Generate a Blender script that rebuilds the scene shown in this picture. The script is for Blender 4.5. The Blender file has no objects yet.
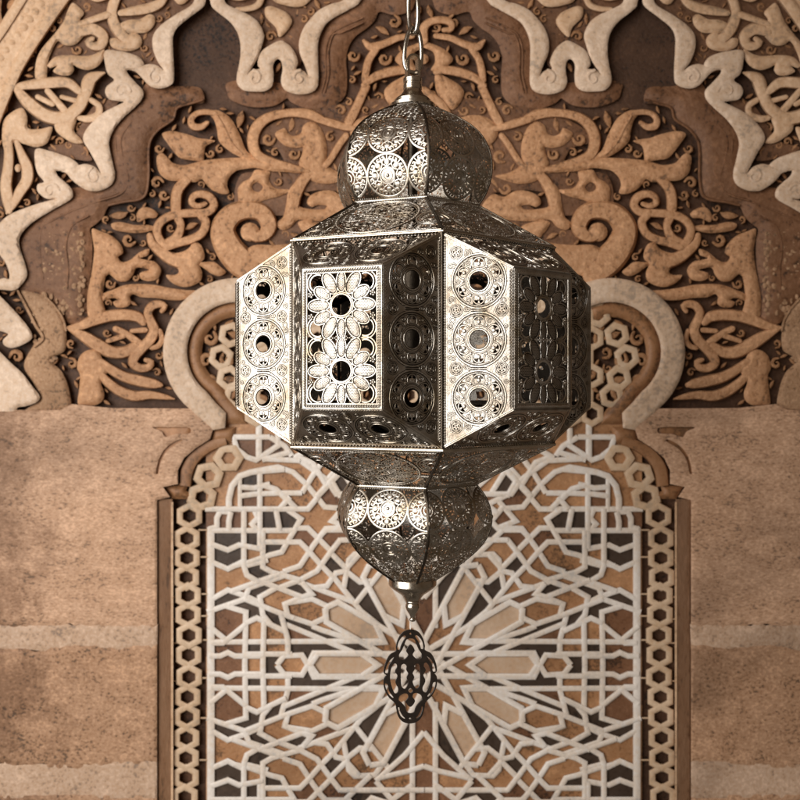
import bpy, bmesh, math, random
import numpy as np
from mathutils import Vector, Matrix, noise as mnoise
from mathutils.geometry import delaunay_2d_cdt

random.seed(7)
PI = math.pi
R = math.radians
sc = bpy.context.scene
col = sc.collection

# ------------------------------------------------------------------ camera, world, lamps, exposure
CAM_D = 0.918            # camera to lantern axis (m)
WALL_Y = 0.75            # wall ground plane behind the lantern axis
cam_d = bpy.data.cameras.new("camera")
cam = bpy.data.objects.new("camera", cam_d)
col.objects.link(cam)
cam.location = (0, -CAM_D, 0)
cam.rotation_euler = (R(90), 0, 0)
cam_d.sensor_width = 36
cam_d.lens = 36 * 918 / 800
cam_d.shift_y = -7.2 / 800
cam_d.clip_start = 0.02
cam_d.clip_end = 100
cam_d.dof.use_dof = True
cam_d.dof.focus_distance = CAM_D - 0.12
cam_d.dof.aperture_fstop = 14
sc.camera = cam

w = bpy.data.worlds.new("World")
sc.world = w
w.use_nodes = True
# dim room around the wall: warm brown ceiling above, duller floor below
_nt = w.node_tree
_tc = _nt.nodes.new("ShaderNodeTexCoord"); _sx = _nt.nodes.new("ShaderNodeSeparateXYZ"); _cr = _nt.nodes.new("ShaderNodeValToRGB"); _ma = _nt.nodes.new("ShaderNodeMapRange")
_ma.inputs["From Min"].default_value = -1.0; _ma.inputs["From Max"].default_value = 1.0
_nt.links.new(_tc.outputs["Generated"], _sx.inputs[0]); _nt.links.new(_sx.outputs["Z"], _ma.inputs["Value"]); _nt.links.new(_ma.outputs[0], _cr.inputs["Fac"])
_cr.color_ramp.elements[0].position = 0.2; _cr.color_ramp.elements[0].color = (0.80, 0.66, 0.52, 1)
_cr.color_ramp.elements[1].position = 0.85; _cr.color_ramp.elements[1].color = (1.0, 0.64, 0.40, 1)
_e = _cr.color_ramp.elements.new(0.5); _e.color = (0.78, 0.60, 0.44, 1)
_nt.links.new(_cr.outputs["Color"], w.node_tree.nodes["Background"].inputs[0])
w.node_tree.nodes["Background"].inputs[1].default_value = 0.165

def area(name, loc, target, sx, sy, power, color):
    d = bpy.data.lights.new(name, 'AREA')
    d.shape = 'RECTANGLE'; d.size = sx; d.size_y = sy
    d.energy = power; d.color = color
    o = bpy.data.objects.new(name, d); col.objects.link(o)
    o.location = loc
    o.rotation_euler = (Vector(target) - Vector(loc)).to_track_quat('-Z', 'Y').to_euler()
    return o
area("window_light", (-1.55, -1.45, 0.36), (-0.25, 0.3, -0.05), 2.0, 2.1, 95, (1.0, 0.965, 0.925))

sc.view_settings.view_transform = 'Standard'
sc.view_settings.look = 'None'
sc.view_settings.exposure = 0.0
sc.view_settings.gamma = 1.0

# ------------------------------------------------------------------ materials
def new_mat(name):
    m = bpy.data.materials.new(name); m.use_nodes = True
    nt = m.node_tree
    return m, nt, nt.nodes["Principled BSDF"]
def noise(nt, vec, scale, detail=6, rough=0.6):
    n = nt.nodes.new("ShaderNodeTexNoise")
    n.inputs["Scale"].default_value = scale; n.inputs["Detail"].default_value = detail
    n.inputs["Roughness"].default_value = rough
    nt.links.new(vec, n.inputs["Vector"])
    return n
def ramp(nt, fac, stops):
    r = nt.nodes.new("ShaderNodeValToRGB")
    el = r.color_ramp.elements
    while len(el) < len(stops): el.new(0.5)
    for e, (p, c) in zip(el, stops):
        e.position = p; e.color = (*c, 1)
    nt.links.new(fac, r.inputs["Fac"])
    return r
def mul(c, f): return tuple(x * f for x in c)

def stucco(name, c, var=0.22, rough=0.55, bump=0.35, scale=1.0, speck=0.0, spec=0.32, streak=None, fine=120, stain=None):
    m, nt, b = new_mat(name)
    geo = nt.nodes.new("ShaderNodeNewGeometry")
    vec = geo.outputs["Position"]
    if streak:
        mp = nt.nodes.new("ShaderNodeMapping"); mp.inputs["Scale"].default_value = streak
        nt.links.new(vec, mp.inputs["Vector"]); vec = mp.outputs["Vector"]
    n0_ = noise(nt, vec, 2.3, 4, 0.6)
    n1 = noise(nt, vec, 9 * scale, 8, 0.65)
    n2 = noise(nt, vec, fine * scale, 5, 0.7)
    mix = nt.nodes.new("ShaderNodeMath"); mix.operation = 'MULTIPLY_ADD'
    nt.links.new(n2.outputs["Fac"], mix.inputs[0]); mix.inputs[1].default_value = 0.45 + speck
    ms = nt.nodes.new("ShaderNodeMath"); ms.operation = 'MULTIPLY'; ms.inputs[1].default_value = 0.55
    nt.links.new(n1.outputs["Fac"], ms.inputs[0]); nt.links.new(ms.outputs[0], mix.inputs[2])
    dark = tuple(x * (1 - 1.5 * var) for x in c); light = tuple(min(0.9, x * (1 + var)) for x in c)
    warm = (c[0], c[1] * 0.93, c[2] * 0.85)
    r = ramp(nt, mix.outputs[0], [(0.39 + speck * .4, dark), (0.47 + speck * .45, warm), (0.53 + speck * .5, c), (0.63 + speck * .55, light)])
    # broad weathering on top of the grain
    r0 = ramp(nt, n0_.outputs["Fac"], [(0.36, (1 - 1.1 * var, 1 - 1.15 * var, 1 - 1.2 * var)), (0.5, (1, 1, 1)), (0.66, (1.0, 0.97, 0.93))])
    mx = nt.nodes.new("ShaderNodeMixRGB"); mx.blend_type = 'MULTIPLY'; mx.inputs[0].default_value = 0.6
    nt.links.new(r.outputs["Color"], mx.inputs[1]); nt.links.new(r0.outputs["Color"], mx.inputs[2])
    out = mx.outputs[0]
    if stain is not None:      # damp brown stain eating in from the left end of the wall
        sx = nt.nodes.new("ShaderNodeSeparateXYZ"); nt.links.new(geo.outputs["Position"], sx.inputs[0])
        n5 = noise(nt, geo.outputs["Position"], 14, 7, 0.75)
        ad = nt.nodes.new("ShaderNodeMath"); ad.operation = 'MULTIPLY_ADD'; ad.inputs[1].default_value = 0.55
        nt.links.new(n5.outputs["Fac"], ad.inputs[0]); nt.links.new(sx.outputs["X"], ad.inputs[2])
        mr = nt.nodes.new("ShaderNodeMapRange"); mr.inputs["From Min"].default_value = stain + .275 + .05; mr.inputs["From Max"].default_value = stain + .275 - .06
        mr.inputs["To Max"].default_value = 0.75
        nt.links.new(ad.outputs[0], mr.inputs["Value"])
        m2 = nt.nodes.new("ShaderNodeMixRGB"); m2.blend_type = 'MULTIPLY'; m2.inputs[2].default_value = (0.42, 0.36, 0.31, 1)
        nt.links.new(mr.outputs[0], m2.inputs[0]); nt.links.new(out, m2.inputs[1]); out = m2.outputs[0]
    nt.links.new(out, b.inputs["Base Color"])
    b.inputs["Roughness"].default_value = rough
    b.inputs["Specular IOR Level"].default_value = spec
    bp = nt.nodes.new("ShaderNodeBump"); bp.inputs["Strength"].default_value = bump
    bp.inputs["Distance"].default_value = 0.004
    nt.links.new(mix.outputs[0], bp.inputs["Height"]); nt.links.new(bp.outputs["Normal"], b.inputs["Normal"])
    return m

M = {}
M['cream'] = stucco('cream_stucco', (0.58, 0.435, 0.32), 0.24, 0.5, 0.6, speck=0.25)
M['pale'] = stucco('pale_stucco', (0.55, 0.37, 0.235), 0.26, 0.5, 0.6, speck=0.2)
M['tan'] = stucco('tan_stucco', (0.475, 0.262, 0.138), 0.40, 0.5, 1.0, 1.5, speck=0.4, fine=75)
M['leaf'] = stucco('weathered_stucco', (0.33, 0.172, 0.082), 0.45, 0.55, 0.9, 1.6, speck=0.2)
M['rough'] = stucco('rough_stucco', (0.37, 0.225, 0.13), 0.42, 0.55, 1.0, 1.4, speck=0.3)
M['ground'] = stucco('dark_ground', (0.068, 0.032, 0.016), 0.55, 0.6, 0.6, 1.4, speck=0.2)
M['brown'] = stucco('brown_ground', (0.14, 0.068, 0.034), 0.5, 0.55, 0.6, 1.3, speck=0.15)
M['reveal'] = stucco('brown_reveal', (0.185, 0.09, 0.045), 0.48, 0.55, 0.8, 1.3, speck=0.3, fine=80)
M['jamb'] = stucco('jamb_brown', (0.22, 0.118, 0.062), 0.42, 0.55, 0.8, 2.0, streak=(2.4, 2.4, 0.3))
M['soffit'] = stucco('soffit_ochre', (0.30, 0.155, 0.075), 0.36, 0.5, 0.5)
M['stone'] = stucco('sand_stone', (0.475, 0.30, 0.195), 0.40, 0.6, 0.45, 2.2, speck=0.6, streak=(1, 1, 1.8), fine=70, stain=-0.66)
M['stone_low'] = stucco('brown_stone', (0.38, 0.228, 0.138), 0.46, 0.6, 0.45, 2.2, speck=0.6, streak=(1, 1, 1.3), fine=70, stain=-0.65)
M['mortar'] = stucco('pale_mortar', (0.47, 0.33, 0.235), 0.32, 0.6, 0.4, 2.0, speck=0.45, fine=70)
M['lattice'] = stucco('lattice_white', (0.68, 0.625, 0.57), 0.16, 0.45, 0.3)
M['hexring'] = stucco('lattice_cream', (0.54, 0.40, 0.275), 0.18, 0.48, 0.35)
M['tile_D'] = stucco('tile_dark', (0.055, 0.036, 0.025), 0.4, 0.45, 0.3)
M['tile_B'] = stucco('tile_brown', (0.17, 0.082, 0.042), 0.5, 0.45, 0.4, 2.0)
M['tile_T'] = stucco('tile_tan', (0.36, 0.19, 0.092), 0.45, 0.45, 0.4, 2.0)
M['tile_L'] = stucco('tile_beige', (0.48, 0.345, 0.24), 0.15, 0.45, 0.25)

def metal(name, c1, c2, r0=0.26, r1=0.45, bump=0.25, bscale=500):
    m, nt, b = new_mat(name)
    tc = nt.nodes.new("ShaderNodeTexCoord"); vec = tc.outputs["Object"]
    n = noise(nt, vec, 38, 6, 0.65); n2 = noise(nt, vec, bscale, 3, 0.6)
    r = ramp(nt, n.outputs["Fac"], [(0.35, c2), (0.62, c1)])
    nt.links.new(r.outputs["Color"], b.inputs["Base Color"])
    b.inputs["Metallic"].default_value = 1
    mr = nt.nodes.new("ShaderNodeMapRange"); mr.inputs["From Min"].default_value = 0.3; mr.inputs["From Max"].default_value = 0.7
    mr.inputs["To Min"].default_value = r0; mr.inputs["To Max"].default_value = r1
    nt.links.new(n2.outputs["Fac"], mr.inputs["Value"]); nt.links.new(mr.outputs[0], b.inputs["Roughness"])
    bp = nt.nodes.new("ShaderNodeBump"); bp.inputs["Strength"].default_value = bump; bp.inputs["Distance"].default_value = 0.0006
    nt.links.new(n2.outputs["Fac"], bp.inputs["Height"]); nt.links.new(bp.outputs["Normal"], b.inputs["Normal"])
    return m
M['silver'] = metal('antique_nickel', (0.50, 0.47, 0.43), (0.28, 0.225, 0.155), 0.25, 0.42)
M['plate'] = metal('antique_nickel_sheet', (0.40, 0.372, 0.335), (0.21, 0.167, 0.12), 0.28, 0.46, 0.6)
M['bright'] = metal('polished_nickel', (0.50, 0.45, 0.38), (0.34, 0.28, 0.21), 0.18, 0.34, 0.1)
M['dark'] = metal('dark_patina', (0.10, 0.08, 0.06), (0.05, 0.04, 0.03), 0.32, 0.5, 0.2)
M['groove'] = metal('black_metal', (0.035, 0.028, 0.022), (0.02, 0.016, 0.012), 0.45, 0.6, 0.2)  # black for drawn outlines, petal dots and the painted-in shade inside the sheets
M['chain'] = metal('chain_nickel', (0.50, 0.46, 0.41), (0.33, 0.29, 0.24), 0.14, 0.3, 0.1, 200)
def plain(name, c, rough, spec=0.5):
    m, nt, b = new_mat(name)
    tc = nt.nodes.new("ShaderNodeTexCoord")
    n = noise(nt, tc.outputs["Object"], 160, 5)
    r = ramp(nt, n.outputs["Fac"], [(0.35, mul(c, 0.7)), (0.65, mul(c, 1.25))])
    nt.links.new(r.outputs["Color"], b.inputs["Base Color"])
    b.inputs["Roughness"].default_value = rough; b.inputs["Specular IOR Level"].default_value = spec
    return m
M['pendant'] = plain('dark_brown_metal', (0.016, 0.011, 0.008), 0.3)
M['thread'] = plain('white_thread', (0.75, 0.72, 0.68), 0.5)

# ------------------------------------------------------------------ mesh helpers
class MB:
    def __init__(s): s.v = []; s.f = []; s.m = []
    def add(s, verts, faces, mi=0):
        o = len(s.v); s.v += [tuple(p) for p in verts]
        s.f += [tuple(i + o for i in f) for f in faces]; s.m += [mi] * len(faces)
    def build(s, name, mats, parent=None, fn=None, loc=None, sharp=40):
        me = bpy.data.meshes.new(name)
        v = s.v if fn is None else [fn(*p) for p in s.v]
        me.from_pydata(v, [], s.f)
        if not isinstance(mats, (list, tuple)): mats = [mats]
        for m in mats: me.materials.append(m)
        me.polygons.foreach_set('material_index', s.m)
        me.validate()
        bm = bmesh.new(); bm.from_mesh(me)
        bmesh.ops.recalc_face_normals(bm, faces=bm.faces); bm.to_mesh(me); bm.free()
        me.shade_smooth(); me.set_sharp_from_angle(angle=R(sharp))
        o = bpy.data.objects.new(name, me); col.objects.link(o)
        if parent is not None: o.parent = parent
        if loc is not None: o.location = loc
        return o

def catmull(pts, closed, step):
    P = np.array(pts, float); n = len(P); out = []
    segs = n if closed else n - 1
    for i in range(segs):
        if closed: a, b, c, d = P[i - 1], P[i], P[(i + 1) % n], P[(i + 2) % n]
        else: a, b, c, d = P[max(i - 1, 0)], P[i], P[i + 1], P[min(i + 2, n - 1)]
        L = np.linalg.norm((c - b)[:2]); k = max(1, int(L / step))
        la, lb = np.linalg.norm((b - a)[:2]) + 1e-6, np.linalg.norm((d - c)[:2]) + 1e-6
        t1 = (c - a) * L / (la + L) * 1.0 if la > 1e-5 else (c - b)
        t2 = (d - b) * L / (lb + L) * 1.0 if lb > 1e-5 else (c - b)
        for q in range(k):
            t = q / k
            h1 = 2 * t**3 - 3 * t**2 + 1; h2 = t**3 - 2 * t**2 + t; h3 = -2 * t**3 + 3 * t**2; h4 = t**3 - t**2
            out.append(h1 * b + h2 * t1 + h3 * c + h4 * t2)
    if not closed: out.append(P[-1])
    return np.array(out)

def normals2(P, closed):
    if closed: T = np.roll(P, -1, 0) - np.roll(P, 1, 0)
    else: T = np.gradient(P, axis=0)
    T = T[:, :2]; T /= np.linalg.norm(T, axis=1)[:, None] + 1e-9
    return T, np.stack([-T[:, 1], T[:, 0]], 1)

def tess_plate(loops, thick, bevel, res=1, grow=1):
    """closed 2D loops (even-odd) -> verts (x,y,n) with n in [0,thick], faces"""
    cu = bpy.data.curves.new("tmp", 'CURVE'); cu.dimensions = '2D'; cu.fill_mode = 'BOTH'
    cu.extrude = max(thick / 2 - bevel, 0.0); cu.bevel_depth = bevel; cu.bevel_resolution = res
    cu.offset = -bevel * grow
    for lp in loops:
        sp = cu.splines.new('POLY'); sp.points.add(len(lp) - 1)
        for p, q in zip(sp.points, lp): p.co = (q[0], q[1], 0, 1)
        sp.use_cyclic_u = True
    ob = bpy.data.objects.new("tmp", cu); col.objects.link(ob)
    dg = bpy.context.evaluated_depsgraph_get(); dg.update()
    me = bpy.data.meshes.new_from_object(ob.evaluated_get(dg))
    vs = [(v.co.x, v.co.y, v.co.z + thick / 2) for v in me.vertices]; fs = [tuple(p.vertices) for p in me.polygons]
    bpy.data.objects.remove(ob); bpy.data.curves.remove(cu); bpy.data.meshes.remove(me)
    return vs, fs

# ------------------------------------------------------------------ tags
def tag(o, label, cat, group=None, kind=None):
    o['label'] = label; o['category'] = cat
    if group: o['group'] = group
    if kind: o['kind'] = kind
def empty(name, loc):
    o = bpy.data.objects.new(name, None); col.objects.link(o); o.location = loc
    o.empty_display_size = 0.05
    return o

# =================================================================== THE CARVED WALL
# the relief was measured in pixels of a flat elevation (800 wide); W() turns that elevation into metres on the wall
AX = 424.0
HOR = 392.8
def W(x, y, h):
    k = (CAM_D + WALL_Y - h) / 918.0
    return ((x - 400) * k, WALL_Y - h, (HOR - y) * k)
KPX = (CAM_D + WALL_Y) / 918.0
wall = empty("carved_wall", (0, WALL_Y, -1.2))
WL = (0, -WALL_Y, 1.2)
tag(wall, "carved Moorish stucco wall with scalloped arch and star lattice, behind the lantern", "wall")

def undul(x, y, a=0.0009):
    """hand-worked unevenness of the carved surface (metres)"""
    return a * (mnoise.noise(Vector((x * .045, y * .045, 3.1))) + .6 * mnoise.noise(Vector((x * .14, y * .14, 8.2))) + .35 * mnoise.noise(Vector((x * .42, y * .42, 1.7))))
def carve(loops, h, z0, rr, drop, step=2.6):
    """fill closed loops with a fine mesh whose top rounds down to the outline; returns (x, y, height) verts and faces"""
    A = np.vstack([l for l in loops]); B = np.vstack([np.roll(l, -1, 0) for l in loops])
    lo, hi = A.min(0), A.max(0); lo = np.maximum(lo, (-45, -20)); hi = np.minimum(hi, (893, 850))
    xs = np.arange(lo[0], hi[0], step); ys = np.arange(lo[1], hi[1], step)
    gx_, gy_ = np.meshgrid(xs, ys); gx_ = gx_ + (np.arange(len(ys)) % 2)[:, None] * step * .5
    G = np.stack([gx_.ravel(), gy_.ravel()], 1)
    def inside(Q):
        r = np.zeros(len(Q), bool)
        for a, b in zip(A, B):
            if a[1] != b[1]: r ^= ((a[1] > Q[:, 1]) != (b[1] > Q[:, 1])) & (Q[:, 0] < (b[0] - a[0]) * (Q[:, 1] - a[1]) / (b[1] - a[1]) + a[0])
        return r
    def dist(Q):
        d = np.full(len(Q), 1e9)
        for a, b in zip(A, B):
            e = b - a; L2 = e @ e
            if L2 < 1e-9: continue
            t = np.clip(((Q - a) @ e) / L2, 0, 1)
            d = np.minimum(d, np.hypot(Q[:, 0] - a[0] - t * e[0], Q[:, 1] - a[1] - t * e[1]))
        return d
    G = G[inside(G)]
    if len(G): G = G[dist(G) > .9]
    if len(G):     # an inner ring close to the rim keeps the rounding smooth
        pass
    pts = [Vector((float(p[0]), float(p[1]))) for p in A] + [Vector((float(p[0]), float(p[1]))) for p in G]
    edges = []; o = 0
    for l in loops:
        n = len(l); edges += [(o + i, o + (i + 1) % n) for i in range(n)]; o += n
    V, E_, F, *_r = delaunay_2d_cdt(pts, edges, [], 0, 1e-4, False)
    V = np.array([(v.x, v.y) for v in V])
    F = np.array([f for f in F if len(f) == 3])
    F = F[inside(V[F].mean(1))]
    d = dist(V); t = np.clip(d / rr, 0, 1)
    z = h - drop * (1 - np.sin(t * PI / 2))
    vs = [(x, y, zz + undul(x, y) * min(1, dd / 2)) for (x, y), zz, dd in zip(V, z, d)]
    fs = [tuple(int(i) for i in f) for f in F]
    for l in loops:
        o = len(vs); n = len(l)
        for p in l: vs.append((p[0], p[1], h - drop))
        for p in l: vs.append((p[0], p[1], z0))
        fs += [(o + i, o + (i + 1) % n, o + n + (i + 1) % n, o + n + i) for i in range(n)]
    return vs, fs

_lift = [0]
OCC = np.zeros((460, 440), bool)
_gy, _gx = np.mgrid[0:460, 0:440]
class Relief(MB):
    rec = False; bev = None
    def lift(s):
        _lift[0] = (_lift[0] + 1) % 37
        return _lift[0] * 0.00006
    def ribbon(s, pts, h, z0=-0.008, w=6, closed=False, smooth=True, mirror=True, both=False, mi=0, cap=True, flat=0.75):
        pts = [(p[0], p[1], p[2] if len(p) > 2 else w) for p in pts]
        P = catmull(pts, closed, 2.0) if smooth else np.array(pts, float)
        if not smooth:
            Q = []
            n = len(P); segs = n if closed else n - 1
            for i in range(segs):
                a, b = P[i], P[(i + 1) % n]
                Q.append(a)
            if not closed: Q.append(P[-1])
            P = np.array(Q)
        if cap and not closed and smooth:
            # rounded ends
            for end in (0, -1):
                p = P[end]; d = (P[0] - P[1]) if end == 0 else (P[-1] - P[-2])
                d = d[:2] / (np.linalg.norm(d[:2]) + 1e-9); r = p[2] / 2
                ex = [np.array([*(p[:2] + d * r * t), p[2] * math.sqrt(max(1 - t * t, 0)) + 0.05]) for t in (0.45, 0.8, 0.98)]
                P = np.vstack([ex[::-1], P]) if end == 0 else np.vstack([P, ex])
        if s.rec:
            for p in P:
                x_, y_, r_ = int(p[0]), int(p[1]), int(p[2] / 2 + 3)
                sl_ = (slice(max(0, y_ - r_), max(0, y_ + r_ + 1)), slice(max(0, x_ - r_), max(0, x_ + r_ + 1)))
                OCC[sl_] |= np.hypot(_gx[sl_] - p[0], _gy[sl_] - p[1]) < p[2] / 2 + .8
        T, N = normals2(P, closed)
        if not smooth:  # mitre joints
            sc_ = np.ones(len(P))
            for i in range(len(P)):
                if closed or 0 < i < len(P) - 1:
                    a = P[i, :2] - P[i - 1, :2]; b = P[(i + 1) % len(P), :2] - P[i, :2]
                    a /= np.linalg.norm(a) + 1e-9; b /= np.linalg.norm(b) + 1e-9
                    t = a + b; L = np.linalg.norm(t)
                    if L > 1e-3:
                        t /= L; N[i] = (-t[1], t[0]); sc_[i] = min(1.8, 1 / max(0.3, L / 2))
                    else: sc_[i] = 1
            N = N * sc_[:, None]
        prof = [(-0.5, 0), (-0.5, flat * 0.8), (-0.40, 0.94), (-0.2, 1.0), (0.2, 1.0), (0.40, 0.94), (0.5, flat * 0.8), (0.5, 0)]
        m = len(prof)
        def make(fx, fy):
            vs = []; lf = s.lift()
            for p, nn in zip(P, N):
                for (o, q) in prof:
                    hh = z0 + (h - z0 + lf + undul(p[0] * 1.7 + 31 * lf / .00006, p[1] * 1.7, .0007)) * q
                    vs.append(W(fx(p[0] + nn[0] * p[2] * o), fy(p[1] + nn[1] * p[2] * o), hh))
            fs = []
            n = len(P)
            for i in range(n if closed else n - 1):
                j = (i + 1) % n
                for q in range(m - 1):
                    fs.append((i * m + q, i * m + q + 1, j * m + q + 1, j * m + q))
            if not closed:
                fs.append(tuple(range(m))); fs.append(tuple((n - 1) * m + q for q in range(m)))
            s.add(vs, fs, mi)
        idx = lambda a: a
        fxs = [idx] + ([lambda a: 2 * AX - a] if mirror else [])
        fys = [idx] + ([lambda a: 2 * 665 - a] if both else [])
        for fx in fxs:
            for fy in fys: make(fx, fy)
    def poly(s, pts, h, z0=-0.008, smooth=True, holes=(), mirror=True, bevel=2.2, mi=0, step=2.0, ragged_step=0):
        loops = [catmull(pts, True, step)[:, :2] if smooth else np.array(pts, float)[:, :2]]
        if s.rec:
            q = loops[0]; ins = np.zeros(OCC.shape, bool)
            for i in range(len(q)):
                (xa, ya), (xb, yb) = q[i - 1], q[i]
                if ya != yb: ins ^= ((ya > _gy) != (yb > _gy)) & (_gx < (xb - xa) * (_gy - ya) / (yb - ya) + xa)
            OCC[ins] = True
        for hl in holes: loops.append(catmull(hl, True, step)[:, :2])
        rr = s.bev or bevel * 2.2
        vs, fs = carve(loops, h, z0, rr, min(.5 * (h - z0), rr * KPX * .7), 2.6 if not ragged_step else ragged_step)
        for mm in ((0, 1) if mirror else (0,)):
            lf = s.lift()
            s.add([W(2 * AX - v[0] if mm else v[0], v[1], v[2] + lf) for v in vs], fs, mi)
    def disc(s, x, y, rx, ry, h, z0=-0.008, mirror=True, mi=0):
        s.poly([(x + rx * math.cos(a), y + ry * math.sin(a)) for a in np.linspace(0, 2 * PI, 17)[:-1]], h, z0, True, (), mirror, 1.2, mi)

# ---- back plane (dark carved ground) that the relief stands on
mb = MB()
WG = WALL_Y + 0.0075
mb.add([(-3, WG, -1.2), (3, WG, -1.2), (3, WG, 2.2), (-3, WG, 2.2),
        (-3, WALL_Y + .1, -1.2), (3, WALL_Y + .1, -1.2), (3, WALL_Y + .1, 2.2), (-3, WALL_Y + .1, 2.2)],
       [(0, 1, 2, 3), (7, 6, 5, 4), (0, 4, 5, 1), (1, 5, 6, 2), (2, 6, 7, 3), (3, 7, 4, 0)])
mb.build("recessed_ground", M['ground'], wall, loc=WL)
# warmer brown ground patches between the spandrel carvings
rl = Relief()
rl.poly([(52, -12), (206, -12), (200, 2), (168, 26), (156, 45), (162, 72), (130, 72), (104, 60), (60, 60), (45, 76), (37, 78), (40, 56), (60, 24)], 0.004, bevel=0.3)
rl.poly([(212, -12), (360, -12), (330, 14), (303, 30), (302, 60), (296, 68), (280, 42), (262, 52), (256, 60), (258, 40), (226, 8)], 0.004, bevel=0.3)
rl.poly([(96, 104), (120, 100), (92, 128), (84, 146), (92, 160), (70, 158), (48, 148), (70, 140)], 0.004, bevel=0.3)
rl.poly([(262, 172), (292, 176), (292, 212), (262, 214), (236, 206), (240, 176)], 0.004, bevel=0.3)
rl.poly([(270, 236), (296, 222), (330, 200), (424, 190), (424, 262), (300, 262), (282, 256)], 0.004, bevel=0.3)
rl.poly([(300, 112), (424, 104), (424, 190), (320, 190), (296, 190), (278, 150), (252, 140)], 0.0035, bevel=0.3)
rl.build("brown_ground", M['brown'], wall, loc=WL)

# ---- outer arch band (upper corners)
rl = Relief()
H = 0.017
rl.poly([(15, -14), (80, -14), (69, 2), (46, 33), (27, 58), (14, 85), (2, 116), (-30, 180), (-30, 60), (0, 30), (14, 6)], 0.012)
rl.ribbon([(73, -16, 15), (61, 0, 15), (38, 33, 15), (20, 62, 14), (8, 88, 13), (-2, 112, 13), (-20, 160, 13)], H)
rl.ribbon([(30, -14, 11), (21, 0, 11), (6, 24, 11), (-12, 50, 11)], H)
for i in range(9):
    t = i / 8; x = 46 - 46 * t; y = -4 + 62 * t
    rl.disc(x, y, 5.2, 4.2, 0.0145)
    rl.disc(x - 8, y - 1, 3.6, 3.0, 0.0142)
rl.poly([(-8, -10), (1, -10), (1, 12), (2, 26), (-8, 36)], 0.016)
rl.build("outer_arch_band", M['pale'], wall, loc=WL)

# ---- spandrel carving
Relief.rec = True
rl = Relief(); rl.bev = 3.6; H = 0.0135
rl.poly([(72, 3), (79, 7), (84, 13), (80, 20), (85, 26), (88, 30), (82, 38), (74, 45), (64, 45), (58, 41), (51, 53), (48, 62), (47, 72), (46, 79), (36, 79), (36, 62), (41, 50), (55, 33), (63, 22)], H)
rl.ribbon([(82, 31, 12), (93, 29, 13), (103, 36, 12), (101, 45, 11), (93, 46, 9), (88, 42, 7), (92, 39, 6)], H)
rl.ribbon([(80, 24, 6), (92, 20, 7), (107, 15, 8)], H)
rl.poly([(47, 66), (55, 57), (70, 55), (85, 56), (95, 54), (104, 49), (104, 57), (98, 66), (88, 70), (79, 68), (73, 65), (74, 70), (70, 75), (60, 75), (53, 71), (57, 66), (50, 68)], H)
rl.ribbon([(14, 87, 7), (30, 85, 10), (50, 83, 12), (68, 83, 11), (79, 91, 8)], H)
rl.ribbon([(16, 88, 8), (28, 102, 13), (45, 115, 14), (62, 118, 14), (78, 108, 13), (86, 92, 13), (90, 80, 14), (98, 75, 8), (104, 73, 3)], H)
rl.ribbon([(48, 91, 7), (66, 112, 8)], H - .002)
rl.ribbon([(38, 97, 6), (52, 104, 6)], H - .003)
rl.ribbon([(62, 97, 5), (80, 102, 6)], H - .003)
rl.ribbon([(91, 100, 6), (99, 106, 7), (98, 115, 8), (88, 119, 8), (80, 118, 6)], H)
rl.poly([(22, 108), (12, 112), (4, 120), (2, 132), (3, 146), (8, 156), (14, 142), (24, 144), (36, 147), (46, 144), (50, 137), (52, 127), (40, 129), (28, 128), (27, 116)], H)
rl.ribbon([(8, 140, 9), (9, 155, 10), (8, 170, 11), (6, 185, 12), (8, 200, 12), (9, 210, 8)], H)
rl.ribbon([(17, 143, 6), (22, 155, 9), (27, 168, 12), (27, 180, 12), (20, 192, 11), (12, 206, 8), (7, 213, 3)], H)
rl.disc(18, 168, 3.2, 4, H)
rl.poly([(50, 115), (78, 112), (76, 122), (74, 131), (80, 138), (83, 143), (74, 143), (64, 138), (56, 131), (54, 124)], H)
# upper middle figure
rl.ribbon([(117, -6, 11), (112, 12, 11), (115, 25, 12), (123, 36, 12), (131, 41, 10)], H)
rl.ribbon([(121, 13, 7), (135, 11, 10), (150, 8, 11), (160, 3, 10), (166, -6, 8)], H)
rl.poly([(118, 26), (128, 20), (140, 19), (150, 14), (155, 17), (154, 25), (147, 32), (138, 33), (128, 33)], H)
rl.poly([(110, 39), (116, 38), (122, 41), (130, 33), (138, 34), (142, 40), (140, 47), (130, 51), (118, 50), (111, 46)], H)
rl.ribbon([(88, -8, 8), (96, -2, 9), (106, -4, 8)], H)
rl.ribbon([(138, -6, 5), (150, -4, 6)], H)
rl.poly([(172, -6), (178, 4), (185, 3), (191, -6)], H)
rl.poly([(265, 8), (270, 6), (277, 8), (287, 13), (292, 20), (291, 25), (285, 33), (279, 37), (276, 28), (266, 17)], H)
rl.poly([(272, -8), (274, 1), (284, 5), (296, 7), (305, 5), (315, -8)], H)
rl.ribbon([(263, -6, 7), (258, 5, 7), (247, 9, 6), (237, 9, 4)], H)
rl.ribbon([(228, -4, 6), (240, -2, 6), (252, -6, 6)], H)
rl.build("spandrel_carving", M['pale'], wall, loc=WL)

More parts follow.
